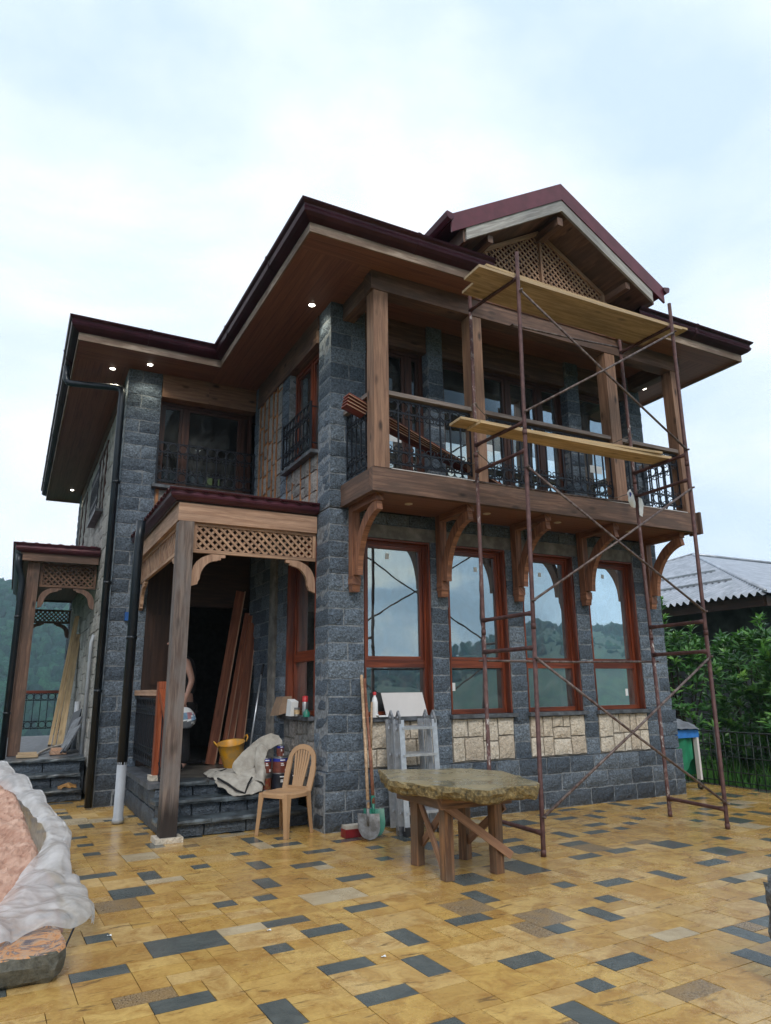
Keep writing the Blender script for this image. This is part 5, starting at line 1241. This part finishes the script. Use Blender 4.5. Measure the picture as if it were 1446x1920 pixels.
can(-.215, .93, SZ, .092, .185, ['canblack'], 'black paint can at the bottom of the stack behind the chair')
can(-.215, .93, SZ+.186, .090, .185, ['tin', 'canbrown', 'canblue'], 'wide brown paint can with blue band in the middle of the stack behind the chair')
can(-.215, .93, SZ+.372, .045, .135, ['tin', 'canbrown', 'canblue'], 'smallest paint can, brown and blue, on top of the right stack')
can(-.065, .90, SZ, .062, .19, ['canblack'], 'slim black can seen through the chair back, next to the wall')

# ---- bucket, canvas, planks, pole in the porch
bk_ = thing('rubber_bucket', 'flexible yellow rubber bucket tipped on the porch floor', 'bucket', (-.46, 2.15, .5))
mb = MB(); prof = [(.12, 0), (.145, .10), (.18, .24), (.20, .33), (.205, .335), (.19, .325), (.165, .2), (.115, .02), (0, .02)]
mb.lathe((0, 0, 0), prof, 28, sx=.9); 
BM = Matrix.Translation((-.46, 2.1, .51)) @ Matrix.Rotation(math.radians(-9), 4, 'Y') @ Matrix.Rotation(math.radians(8), 4, 'X')
build(xf(mb, BM), 'bucket_body', 'yellow', bk_)
for s in (-1, 1):
    mb = MB(); mb.tube([(s*.19, -.06, .32), (s*.215, -.055, .37), (s*.225, 0, .39), (s*.215, .055, .37), (s*.19, .06, .32)], .010, 8); build(xf(mb, BM), 'handle', 'yellow', bk_)
mb = MB()
loft(mb, [[(-.98, 1.55, .52), (-.88, 1.60, .56), (-.72, 1.55, .58), (-.56, 1.45, .56)],
          [(-1.00, 1.30, .50), (-.86, 1.28, .55), (-.70, 1.28, .54), (-.52, 1.25, .62)],
          [(-.97, 1.08, .51), (-.85, 1.05, .52), (-.68, 1.10, .57), (-.50, 1.10, .60)],
          [(-.93, .96, .43), (-.82, .92, .44), (-.66, .95, .50), (-.47, .95, .55)],
          [(-.86, .84, .37), (-.76, .78, .37), (-.62, .80, .42), (-.45, .86, .46)],
          [(-.80, .74, .355), (-.72, .70, .36), (-.60, .73, .36), (-.47, .80, .38)]], 50, 44, .016, 7, 3, fold=.028)
loft(mb, [[(-.76, 1.05, .56), (-.70, 1.02, .50), (-.62, 1.0, .48)],
          [(-.74, 1.10, .66), (-.64, 1.06, .58), (-.56, 1.0, .54)],
          [(-.62, 1.12, .79), (-.55, 1.08, .70), (-.50, 1.04, .62)],
          [(-.48, 1.08, .92), (-.44, 1.02, .80), (-.42, 1.0, .72)],
          [(-.36, 1.02, .96), (-.34, .98, .88), (-.34, .94, .82)],
          [(-.22, .96, .97), (-.20, .92, .92), (-.21, .88, .87)]], 24, 44, .010, 8, 5, fold=.022)
loft(mb, [[(-.47, 1.05, .84), (-.42, .98, .86), (-.38, .92, .82)], [(-.50, 1.0, .72), (-.46, .93, .74), (-.42, .9, .68)], [(-.50, .95, .58), (-.45, .88, .60), (-.42, .88, .54)], [(-.55, .88, .48), (-.48, .80, .46), (-.44, .82, .42)]], 12, 16, .02, 9, 7)
mb.tube([(-.95, 1.0, .52), (-.85, .9, .46), (-.78, .78, .40), (-.70, .72, .37), (-.64, .80, .46), (-.58, .86, .52)], .012, 6, mi=1)
mb.tube([(-.92, 1.25, .56), (-.84, 1.22, .58), (-.78, 1.26, .59)], .008, 6, mi=1)
cv = single(mb, 'canvas_sheet', ['canvas', 'black'], 'crumpled off-white canvas sheet draped over the porch steps', 'canvas sheet')
sm = cv.modifiers.new('thickness', 'SOLIDIFY'); sm.thickness = .005
PB = ['leftmost wide reddish plank leaning inside the dark porch', 'second reddish plank from the left leaning inside the porch', 'third reddish plank from the left leaning inside the porch', 'rightmost narrow reddish plank leaning inside the porch by the broom pole']
for k, (a, b, w) in enumerate((((-.58, 2.86, .50), (-.16, 3.12, 3.0), .13), ((-.45, 2.76, .50), (-.07, 3.04, 2.66), .055), ((-.37, 2.72, .50), (-.03, 3.00, 2.62), .06), ((-.25, 2.66, .50), (-.0, 2.94, 2.5), .11))):
    mb = MB(); mb.beam(a, b, w, .03, (0, 1, 0), .6); mb.beam(V(a)+V((w/2+.006, -.006, 0)), V(b)+V((w/2+.006, -.006, 0)), .013, .042, (0, 1, 0), .9, mi=1)
    tag(build(mb, 'leaning_plank', ['planksbrown', 'rawpine'], None, True), PB[k], 'plank', 'reddish planks leaning inside the porch')
mb = MB(); mb.tube([(-.30, 2.0, .50), (-.10, 2.12, 1.72)], .013, 8); mb.tube([(-.10, 2.12, 1.70), (-.07, 2.135, 1.86)], .016, 8, mi=1)
single(mb, 'broom_pole', ['alu', 'blackplastic'], 'thin white metal pole with black grip leaning behind the canvas in the porch', 'pole')
for k, (x, y, a, lb) in enumerate(((-.78, 2.95, .3, 'dark shoe on the porch floor just right of the front post'), (-.62, 2.98, -.4, 'dark shoe on the porch floor, the one nearer the yellow bucket'))):
    mb = MB()
    mb.grid(lambda u, v: (lambda th, s_: (x+math.cos(a)*(s_-.5)*.27-math.sin(a)*math.sin(th)*.045*(1-(2*s_-1)**4)**.5, y+math.sin(a)*(s_-.5)*.27+math.cos(a)*math.sin(th)*.045*(1-(2*s_-1)**4)**.5, .50+max(0, math.cos(th)*(.045+.04*(s_ > .55)*(s_-.55)*2)*(1-(2*s_-1)**4)**.5)+.01))(u*2*PI, v), 14, 16)
    single(mb, 'shoe', 'black', lb, 'shoe', 'dark shoes on the porch floor')

# ---- person
def skin(name, J, E, mat, parent, sub=2, root=0):
    me = bpy.data.meshes.new(name); me.from_pydata([V(j[:3]) for j in J], E, []); me.materials.append(M[mat]); o = bpy.data.objects.new(name, me); col.objects.link(o)
    bpy.context.view_layer.objects.active = o
    md = o.modifiers.new('skin', 'SKIN'); md.use_smooth_shade = True
    for i, j in enumerate(J):
        sv = me.skin_vertices[0].data[i]; sv.radius = (j[3], j[4] if len(j) > 4 else j[3]); sv.use_root = (i == root)
    s = o.modifiers.new('sub', 'SUBSURF'); s.levels = sub; s.render_levels = sub
    if parent is not None: o.parent = parent; o.location = -V(parent.location)
    return o
PXp, PYp = -1.06, 2.45
per = thing('person', 'person in black sleeveless top and trousers standing in the porch, half behind the post', 'person', (PXp, PYp, .5))
def pj(x, y, z, *r): return (PXp+x, PYp+y, .5+z)+r
J = [pj(0, 0, .92, .10, .11), pj(-.01, 0, 1.12, .085, .10), pj(-.04, 0, 1.32, .09, .11), pj(-.07, 0, 1.43, .06, .08), pj(-.11, 0, 1.50, .052), pj(-.16, 0, 1.58, .075), pj(-.175, 0, 1.66, .090), pj(-.165, 0, 1.72, .06),
     pj(-.05, -.17, 1.40, .058), pj(.03, -.23, 1.15, .043), pj(-.04, -.25, .93, .030), pj(-.06, -.25, .86, .034, .022),
     pj(-.05, .17, 1.40, .058), pj(-.02, .22, 1.14, .043), pj(-.16, .20, .95, .030), pj(-.19, .19, .90, .032, .022),
     pj(0, -.10, .82, .095), pj(-.02, -.11, .48, .062), pj(.02, -.12, .10, .040), pj(-.02, -.12, .04, .042), pj(-.16, -.13, .03, .032),
     pj(0, .10, .82, .095), pj(-.04, .11, .48, .062), pj(-.02, .12, .10, .040), pj(-.06, .12, .04, .042), pj(-.20, .13, .03, .032)]
E = [(0, 1), (1, 2), (2, 3), (3, 4), (4, 5), (5, 6), (6, 7), (2, 8), (8, 9), (9, 10), (10, 11), (2, 12), (12, 13), (13, 14), (14, 15), (0, 16), (16, 17), (17, 18), (18, 19), (19, 20), (0, 21), (21, 22), (22, 23), (23, 24), (24, 25)]
# nose and ears
J += [pj(-.262, 0, 1.645, .014), pj(-.285, 0, 1.63, .010)]; E += [(6, 26), (26, 27)]
for hand, ysgn in ((11, 1), (15, -1)):
    hx, hy, hz = J[hand][0], J[hand][1], J[hand][2]
    for k in range(4):
        b = len(J); ox = -.027+.018*k; L = (.030, .034, .032, .025)[k]
        J += [(hx+ox, hy, hz-.045, .0095), (hx+ox-.004, hy+.012*ysgn, hz-.045-L, .0085), (hx+ox-.006, hy+.035*ysgn, hz-.045-L*1.25, .0075)]
        E += [(hand, b), (b, b+1), (b+1, b+2)]
    b = len(J); J += [(hx-.042, hy+.012*ysgn, hz-.012, .011), (hx-.052, hy+.03*ysgn, hz-.045, .009)]; E += [(hand, b), (b, b+1)]
body = skin('body', J, E, 'skin', per, 2)
skin('sleeveless_top', [pj(0, 0, .90, .145, .165), pj(-.01, 0, 1.12, .128, .155), pj(-.04, 0, 1.28, .15, .185), pj(-.06, 0, 1.40, .12, .165), pj(-.09, 0, 1.47, .066)], [(0, 1), (1, 2), (2, 3), (3, 4)], 'black', per)
skin('trousers', [pj(0, 0, .98, .18, .20), pj(0, -.10, .80, .112), pj(-.02, -.11, .48, .082), pj(.02, -.12, .06, .078), pj(0, .10, .80, .112), pj(-.04, .11, .48, .082), pj(-.02, .12, .06, .078)], [(0, 1), (1, 2), (2, 3), (0, 4), (4, 5), (5, 6)], 'black', per)
for sy_, lx in ((-.125, 0), (.125, -.04)):
    skin('shoe', [pj(lx+.0, sy_, .05, .052), pj(lx-.08, sy_, .042, .05), pj(lx-.17, sy_, .035, .04)], [(0, 1), (1, 2)], 'black', per)
skin('hair', [pj(-.14, 0, 1.60, .07), pj(-.155, 0, 1.68, .096), pj(-.145, 0, 1.735, .068)], [(0, 1), (1, 2)], 'hair', per)
mb = MB()
hx, hy, hz = J[11][:3]
def bagf(a, b):
    th = a*2*PI; w = (.03+.13*min(1, b*1.9)**.6)*(1 if b < .93 else 1-(b-.93)*4); p = V((hx-.01*b+math.copysign(abs(math.cos(th))**.6, math.cos(th))*w*1.15-.03*b, hy+math.sin(th)*w*.35, hz-.06-.28*b+.03*math.cos(th)*b)); return p+noise.noise_vector(p*13)*.045*b
mb.grid(bagf, 22, 16); b_ = len(mb.f)
for i in range(b_):
    c_ = V(mb.v[mb.f[i][0]]); q_ = noise.noise(c_*16); r_ = i//22; mb.m[i] = 0 if r_ < 4 or abs(q_) < .12 else (1 if q_ > 0 and r_ < 11 else (2 if r_ > 8 else 3))
o = build(mb, 'carrier_bag', ['white', 'paleblue', 'greytarp', 'palepink'], None, True); tag(o, 'white plastic bag with blue and pink print in the hand of the person', 'bag')

# ---- items on the far left steps
for k, (dx, lb) in enumerate(((0.02, 'yellow pine plank leaning on the wall in the left porch, outermost of the bundle'), (.085, 'yellow pine plank in the middle of the bundle in the left porch'), (.175, 'widest yellow pine plank, innermost of the bundle in the left porch'))):
    mb = MB(); a = V((-2.44+dx, 7.5-.15*k, .556)); b = V((-2.13+dx*.35, 8.2-.1*k, 3.0-.38*(k == 2))); mb.beam(a, b, .05 if k < 2 else .10, .12, (0, 1, 0), .6)
    tag(build(mb, 'pine_plank', 'plank', None, True), lb, 'plank', 'pine planks leaning in the left porch')
for k in range(3):
    mb = MB(); a = V((-2.36+.05*k, 5.25+.32*k, .556)); b = V((-2.12+.02*k, 5.6+.32*k, .95+.12*k))
    mb.beam(a, b, .24, .03, (-1, -.6, 0), .5); mb.beam(a+V((-.03, -.03, .0)), b+V((-.03, -.03, -.12)), .14, .02, (-1, -.6, 0), .9)
    tag(build(mb, 'slate_offcut', 'slate' if k < 2 else 'pipe', None, True), ['grey slate slab leaning nearest the steps in the left porch', 'middle grey slate slab leaning on the wall of the left porch', 'dark slab leaning furthest back by the pine planks'][k], 'stone slab', 'stone slabs leaning in the left porch')
mb = MB(); mb.box((-2.52, 5.2, .556), (-2.28, 5.45, .60), .5); mb.box((-2.50, 5.35, .60), (-2.3, 5.55, .64), .7); single(mb, 'wood_offcuts', 'rawpine', 'two short timber offcuts in front of the leaning slabs on the left steps', 'timber offcuts')
mb = MB(); mb.box((-2.98, 4.95, .556), (-2.72, 5.12, .62), .5); mb.box((-3.0, 4.85, .556), (-2.70, 4.93, .60), .7); single(mb, 'timber_block', 'plankdull', 'pale timber block beside the post on the left steps', 'timber block')
mb = MB(); P = [V((-2.72, 5.1, .57)), V((-2.62, 5.6, .58)), V((-2.45, 6.2, .60)), V((-2.25, 6.5, .62)), V((-2.3, 6.9, .58))]; mb.tube([catmull(P, i/20) for i in range(21)], .022, 8); single(mb, 'flexible_conduit', 'hose', 'curved pale conduit pipe on the floor of the left porch', 'conduit')
mb = MB(); mb.grid(lambda a, b: crinkle((-2.44+.26*a, 4.05+.2*b, .178+.05*math.sin(a*PI)*math.sin(b*PI)), 16, .03), 10, 10, smooth=False); single(mb, 'dry_leaves', 'yellowleaf', 'small heap of dry brown leaves on the lowest left step', 'dry leaves')

# ---- sand heap, plastic sheet, stone block at left foreground
mb = MB()
def sandH(x, y): return max(.17, .625+.25*min(y, .75))
def sandf(a, b):
    x, y = -5.6+2.92*a, -2.62+3.9*b
    xe = -2.80-.22*max(0, min(1, (y+1.0)/1.6))-.5*max(0, -2.15-y); x = min(x, xe+.06); e = max(0, (x-(xe-.14))/.14); f = max(0, (y-.35)/.4)
    h = sandH(x, y)*max(0, 1-min(1, e)**2*.8)*(1-min(1, f)**2*.9)-.02
    return V((x, y, max(.01, h+.03*noise.noise(V((x*5, y*5, 0)))+.022*noise.noise(V((x*14, y*14, 3)))+.02*noise.noise(V((x*33, y*33, 3))))))
mb.grid(sandf, 150, 150, smooth=False)
single(mb, 'sand_heap', 'sand', 'heap of pinkish orange sand under a plastic sheet at the left edge', 'sand heap')
sheet = MB()
inner = [(-3.45, .45, .77), (-3.18, .11, .67), (-3.05, -.16, .60), (-2.92, -.58, .50), (-2.85, -.87, .43), (-2.84, -1.14, .36), (-2.93, -1.40, .30), (-3.01, -1.66, .24), (-3.08, -1.92, .21), (-3.14, -2.12, .20), (-3.4, -2.4, .20)]
outer = [(-3.5, 1.0, .84), (-3.21, .71, .80), (-3.11, .50, .75), (-2.97, .20, .67), (-2.86, -.20, .57), (-2.76, -.56, .48), (-2.66, -.85, .41), (-2.66, -1.05, .36), (-2.70, -1.31, .30), (-2.66, -1.60, .22), (-2.58, -1.99, .16), (-2.60, -2.30, .17), (-2.68, -2.52, .175), (-2.80, -2.62, .185), (-2.98, -2.66, .19), (-3.12, -2.80, .20), (-3.4, -2.9, .20)]
def rowmix(f, dz):
    R_ = []
    for k in range(18):
        a = catmull([V(p) for p in inner], k/17); b = catmull([V(p) for p in outer], k/17); R_.append(tuple(a*(1-f)+b*f+V((0, 0, dz))))
    return R_
skirt = [tuple(V((p[0]+.015, p[1]-.01, max(.012, p[2]-.40 if p[1] > -2.2 else p[2]-.03)))) for p in rowmix(1, 0)]
loft(sheet, [rowmix(0, .015), rowmix(.3, .05), rowmix(.6, .05), rowmix(.85, .045), rowmix(1, .0), skirt], 200, 80, .010, 5, 9, fold=.034)
single(sheet, 'plastic_sheet', 'sheet', 'crumpled translucent white plastic sheet spilling off the sand heap', 'plastic sheet')
mb = MB(); slab(mb, [(-3.9, -3.12), (-3.3, -3.06), (-3.02, -3.03), (-2.83, -3.02), (-2.79, -2.96), (-2.80, -2.5), (-2.82, -2.1), (-3.9, -2.1)], .0, .155, seed=9, jag=.013)
single(mb, 'stone_slab', 'slabdirty', 'thick stone slab smeared with orange mortar at the lower left corner', 'stone slab')
mb = MB(); mb.tube([(-2.80, -2.72, .01), (-2.70, -2.50, .15)], .006, 6); single(mb, 'steel_rod', 'iron', 'thin dark rod sticking out under the plastic sheet', 'rod')
for k, (x, y, lb) in enumerate(((-1.58, -2.78, 'small pinkish scrap of paper lying on the paving in the left foreground'), (-1.15, -3.55, 'tiny pale chip on the paving near the bottom centre'), (-2.5, -2.38, 'small white scrap lying on a dark tile at the left'))):
    mb = MB(); mb.grid(lambda a, b: crinkle((x+.026*a, y+.018*b, .006+.003*math.sin(a*5+b*3)), 30, .004), 4, 3, smooth=False); single(mb, 'litter_scrap', 'paper', lb, 'litter')
# rock at the right edge
mb = MB(); mb.block((V((.395, -5.20, 0)), X_, Z_, -Y_), 0, .62, 0, .50, .27, .5, seg=.035, bulge=.05, rough=.035, gap=0)
mb.v = [(p[0]+(.5-p[2])*.05, p[1], max(p[2], .002)) for p in mb.v]
single(mb, 'rough_stone', 'rock', 'rough dark grey stone standing at the right edge of the picture', 'stone')

# ---- fence on the right
fence = thing('wire_fence', 'low dark wire mesh fence along the right edge of the patio', 'fence', (6.72, 0, 0))
mb = MB(); FA, FB = V((7.02, 4.6, 0)), V((6.52, -6.0, 0)); d = FB-FA; n = 82
for z in (.79, .60, .42, .20, .06): mb.tube([FA+Z_*z, FA+d*.5+Z_*(z+.008), FB+Z_*z], .013 if z > .7 else .009, 6)
for i in range(n+1):
    p = FA+d*i/n; mb.tube([p+Z_*-.05, p+Z_*(.4)+V((rnd(-.008, .008), rnd(-.01, .01), 0)), p+Z_*.80], .008, 5)
build(mb, 'mesh', 'fencewire', fence)
for i in range(0, 6):
    mb = MB(); p = FA+d*i/5; mb.tube([p-Z_*.2, p+Z_*.86], .02, 8); build(mb, 'fence_post', 'fencewire', fence)
# cart by the fence
TR = Matrix.Translation((-.24, 0, 0))
cart = thing('wheeled_cart', 'small wheeled cart with green cloth side and blue band beside the fence', 'cart', (5.9, .6, 0))
mb = MB()
def clf(a, b):
    y = .16+1.0*a; z = .74-.60*b*(1-.35*abs(a-.4)); return V((5.93+.02*math.sin(a*14)+.01*b, y, z))
mb.grid(clf, 24, 12); mb.grid(lambda a, b: clf(a, b)+V((.42, 0, 0)), 24, 12); mb.grid(lambda a, b: V((5.93+.36*a, .16+.02*math.sin(a*9), .745-.60*b*(1-.5*a))), 10, 8)
mb.tube([(5.94, .30, .30), (5.95, .29, .18), (5.93, .31, .04)], .012, 5)
build(xf(mb, TR), 'cloth_panel', 'greencloth', cart)
mb = MB(); mb.box((5.915, .10, .745), (6.38, 1.25, .86), .5); build(xf(mb, TR), 'blue_band', 'bluecloth', cart)
for (x, y) in ((6.34, .13), (5.95, 1.2), (6.34, 1.2)):
    mb = MB(); mb.box((x-.02, y-.035, .14), (x+.02, y+.035, .744), .5); build(xf(mb, TR), 'leg', 'whiteboard', cart)
    mb = MB(); mb.lathe((x-.015, y, .052), [(.0, 0), (.05, 0), (.05, .03), (0, .03)], 18, axis=(1, 0, 0)); mb.lathe((x-.018, y, .052), [(.0, 0), (.022, 0), (.022, .036), (0, .036)], 12, axis=(1, 0, 0), mi=1); mb.beam((x-.022, y, .052), (x-.022, y, .15), .03, .006, (1, 0, 0), mi=1); build(xf(mb, TR), 'caster', ['blackplastic', 'aludark'], cart)
mb = MB(); loft(mb, [[(5.88, .06, .90), (6.1, .02, .88), (6.4, .06, .86)], [(5.87, .30, .97), (6.1, .30, 1.02), (6.42, .30, .96)], [(5.87, .7, .92), (6.1, .7, 1.0), (6.42, .7, .94)], [(5.86, 1.28, .80), (6.1, 1.3, .86), (6.42, 1.3, .86)]], 20, 20, .03, 6, 4); 
loft(mb, [[(5.88, .06, .90), (5.87, .3, .97), (5.87, .7, .92), (5.86, 1.28, .80)], [(5.86, .05, .86), (5.85, .3, .87), (5.85, .7, .86), (5.85, 1.28, .70)]], 20, 4, .008, 6, 4)
build(xf(mb, TR), 'tarp_cover', 'greytarp', cart)

# ---- plants, neighbour
random.seed(21)
def leafmesh(mb, p, d, n, L, w, tn):
    d = d.normalized(); s = d.cross(n).normalized(); n = s.cross(d).normalized()
    a = p; b = p+d*L*.45+n*L*.05; c = p+d*L-n*L*.10
    mb.add([a, b+s*w/2, b-s*w/2, c, b+n*(-.006)], [(0, 1, 4), (0, 4, 2), (1, 3, 4), (4, 3, 2)], tn, 0, False)
def bush(x, y, z0, h, r, label, ros=300, shoots=(), L=.19):
    t = thing('laurel_bush', label, 'bush', (x, y, z0), 'laurel bushes behind the wire fence')
    tr = MB(); lf = MB(); base = V((x, y, z0))
    for k in range(11):
        a = rnd(0, 2*PI); q = rnd(.3, .9)*r; top = base+V((math.cos(a)*q, math.sin(a)*q, h*rnd(.6, .98))); mid__ = base+V((math.cos(a)*q*.35, math.sin(a)*q*.35, h*.4))
        tr.tube([base+V((math.cos(a)*.05, math.sin(a)*.05, 0)), mid__, top], [.028, .018, .007], 6)
    tips = []
    for k in range(ros):
        u = rnd(0, 1); a = rnd(0, 2*PI); zz = h*(1-u**1.3*.97); rad = r*math.sqrt(max(.05, 1-(max(0, zz/h-.45)/.62)**2))*rnd(.45, 1.0)**.5
        rad *= .85+.3*noise.noise(V((math.cos(a)*1.5+x, math.sin(a)*1.5+y, zz*1.3)))*2
        tips.append((base+V((math.cos(a)*rad, math.sin(a)*rad, zz)), V((math.cos(a)*.6, math.sin(a)*.6, .75))))
    for (sx_, sy_, sh_) in shoots:
        P0, P1 = base+V((sx_*.5, sy_*.5, h*.5)), base+V((sx_, sy_, sh_)); tr.tube([P0, (P0+P1)/2+V((.03, .02, 0)), P1], [.016, .011, .005], 6)
        for k in range(9): tips.append((P0+(P1-P0)*(.35+.65*k/8), V((rnd(-.4, .4), rnd(-.4, .4), 1))))
    for p, d in tips:
        tn0 = rnd(0, .75)+(.22 if rnd(0, 1) < .2 else 0); d = d.normalized(); m_ = random.randint(8, 12)
        for k in range(m_):
            a = k*2.4+rnd(-.3, .3); el = rnd(.1, 1.1); side = V((math.cos(a), math.sin(a), 0)); q = (side*math.cos(el)+d*math.sin(el)).normalized()
            leafmesh(lf, p+d*rnd(-.07, .05), q, (d*.8+side*-.2+V((rnd(-.3, .3), rnd(-.3, .3), .3))).normalized(), L*rnd(.7, 1.2), L*.31, min(1, max(0, tn0+rnd(-.15, .15))))
    build(tr, 'branches', 'soil', t); build(lf, 'foliage', 'leaf', t)
bush(8.3, 2.15, -.3, 2.75, .85, 'laurel bush with a tall upright shoot, directly right of the house corner', 330, shoots=((-.15, .15, 3.45), (.35, -.1, 2.9)))
bush(9.1, 1.0, -.35, 2.75, 1.0, 'broad laurel bush in the middle, behind the right scaffold pole', 400, shoots=((-.3, -.3, 3.0), (.4, .1, 3.1)))
bush(8.4, -.15, -.3, 2.35, .85, 'rounded laurel bush close behind the fence at the right edge', 360, shoots=((.2, -.3, 2.8),))
bush(9.9, -.5, -.4, 3.3, 1.0, 'tall laurel bush at the far right reaching the neighbouring roof', 330, shoots=((.1, .2, 3.9), (-.3, .2, 3.5)))
bush(8.0, 3.6, -.3, 2.4, .8, 'laurel bush partly hidden behind the right house corner', 200)
bush(10.2, 2.3, -.4, 2.9, .9, 'dark laurel bush at the back against the neighbouring wall', 240)
bush(8.6, -1.6, -.3, 2.6, .9, 'laurel bush just outside the right edge of the picture', 200)
# grass beyond the fence
mb = MB()
for k in range(9000):
    x, y = rnd(6.95, 10.5), rnd(-4, 5.5); z = -.32; h = rnd(.18, .55)*(1.2 if x < 8 else 1); a = rnd(0, 2*PI); w = .008; bx, by = math.cos(a)*w, math.sin(a)*w; lx, ly = rnd(-.12, .12), rnd(-.12, .12)
    mb.add([(x-bx, y-by, z), (x+bx, y+by, z), (x+lx*.4+bx*.6, y+ly*.4+by*.6, z+h*.6), (x+lx, y+ly, z+h)], [(0, 1, 2), (0, 2, 3)], rnd(0, 1))
tag(build(mb, 'grass', 'grass'), 'tall green grass growing below the patio beyond the wire fence', 'grass', kind='stuff')
mb = MB(); mb.grid(lambda a, b: (6.92+16*a, -12+36*b, -.34+.05*noise.noise(V((a*9, b*20, 0)))), 30, 60); struct(mb, 'ground', 'terrain')

nb = thing('neighbour_house', 'low neighbouring building with grey corrugated metal hip roof behind the laurels', 'building', (18, 9, -.4))
EZ = 3.52; RX0, RY0, RX1, RY1 = 11.55, 2.35, 34.0, 19.5; RH = 2.95; hw = (RY1-RY0)/2
A0, A1, A2, A3 = V((RX0, RY0, EZ)), V((RX1, RY0, EZ)), V((RX1, RY1, EZ)), V((RX0, RY1, EZ)); R0, R1 = V((RX0+hw, RY0+hw, EZ+RH)), V((RX1-hw, RY0+hw, EZ+RH))
def corr(mb, e0, e1, r0, r1, pitch=.15, amp=.022):
    L = (e1-e0).length; n = int(L/pitch*6); U = (e1-e0)/L
    t0, t1 = (r0-e0).dot(U)/L, (r1-e0).dot(U)/L; up_ = (r0-e0)-U*(r0-e0).dot(U); H = up_.length; up_n = up_/H; N = U.cross(up_n).normalized(); 
    if N.z < 0: N = -N
    vs, fs = [], []
    for i in range(n+1):
        s = i/n; hmax = min(s/t0 if t0 > 1e-6 else 1, (1-s)/(1-t1) if t1 < 1-1e-6 else 1, 1); w = N*(math.sin(s*L/pitch*2*PI)*amp)
        vs += [e0+U*L*s+w-up_n*.12, e0+U*L*s+up_*max(hmax, .001)+w]
    for i in range(n): fs.append((2*i, 2*i+2, 2*i+3, 2*i+1))
    mb.add(vs, fs, .5, 0, True)
mb = MB(); corr(mb, A3, A0, R0, R0, .20, .05); build(mb, 'roof', 'zinc', nb)
mb = MB(); corr(mb, A0, A1, R0, R1, .19, .012); corr(mb, A1, A2, R1, R1, .15, .012); corr(mb, A2, A3, R1, R0, .15, .012); build(mb, 'roof', 'zinc', nb)
mb = MB(); mb.tube([A0+Z_*.03, R0+Z_*.05], .05, 6); mb.tube([A3+Z_*.03, R0+Z_*.05], .05, 6); mb.tube([R0+Z_*.05, R1+Z_*.05], .06, 6); build(mb, 'ridge_cap', 'zinc', nb)
mb = MB()
for k, dz in enumerate((.62, 1.25)):
    t = dz/ (RH); off = hw*t; y0, y1 = RY0+off+.3, RY0+off+7; mb.beam((RX0+off, y0, EZ+dz+.07), (RX0+off, y1, EZ+dz+.07), .05, .05)
build(mb, 'snow_rail', 'zinc', nb)
mb = MB(); mb.box((RX0+.05, RY0+.1, EZ-.30), (RX0+.12, RY1, EZ-.06), .5); mb.box((RX0+.1, RY0+.05, EZ-.30), (RX1, RY0+.12, EZ-.06), .5); build(mb, 'eave_board', 'doordark', nb)
mb = MB(); mb.box((RX0+.12, RY0+.12, EZ-.10), (RX1, RY1, EZ-.07), .5); build(mb, 'eave_soffit', 'doordark', nb)
mb = MB(); mb.box((RX0+1.3, RY0+1.3, -.5), (RX1-1, RY1-1, EZ-.1), .5); build(mb, 'wall', 'nbwall', nb)

# ---- haze: the damp mountain air
hm = NT('haze'); pv = hm.n('VolumePrincipled', {'Color': C(.62, .82, 1.0), 'Density': 0.0005, 'Anisotropy': 0.2}); hm.t.links.new(pv.outputs[0], hm.out.inputs['Volume']); M['haze'] = hm.mat
HAZE = True
if HAZE:
    mb = MB(); mb.add([(-880, -880, -75), (880, -880, -75), (880, 880, -75), (-880, 880, -75), (-880, -880, 210), (880, -880, 210), (880, 880, 210), (-880, 880, 210)], [(3, 2, 1, 0), (4, 5, 6, 7), (0, 1, 5, 4), (1, 2, 6, 5), (2, 3, 7, 6), (3, 0, 4, 7)])
    tag(build(mb, 'haze', 'haze'), kind='stuff')
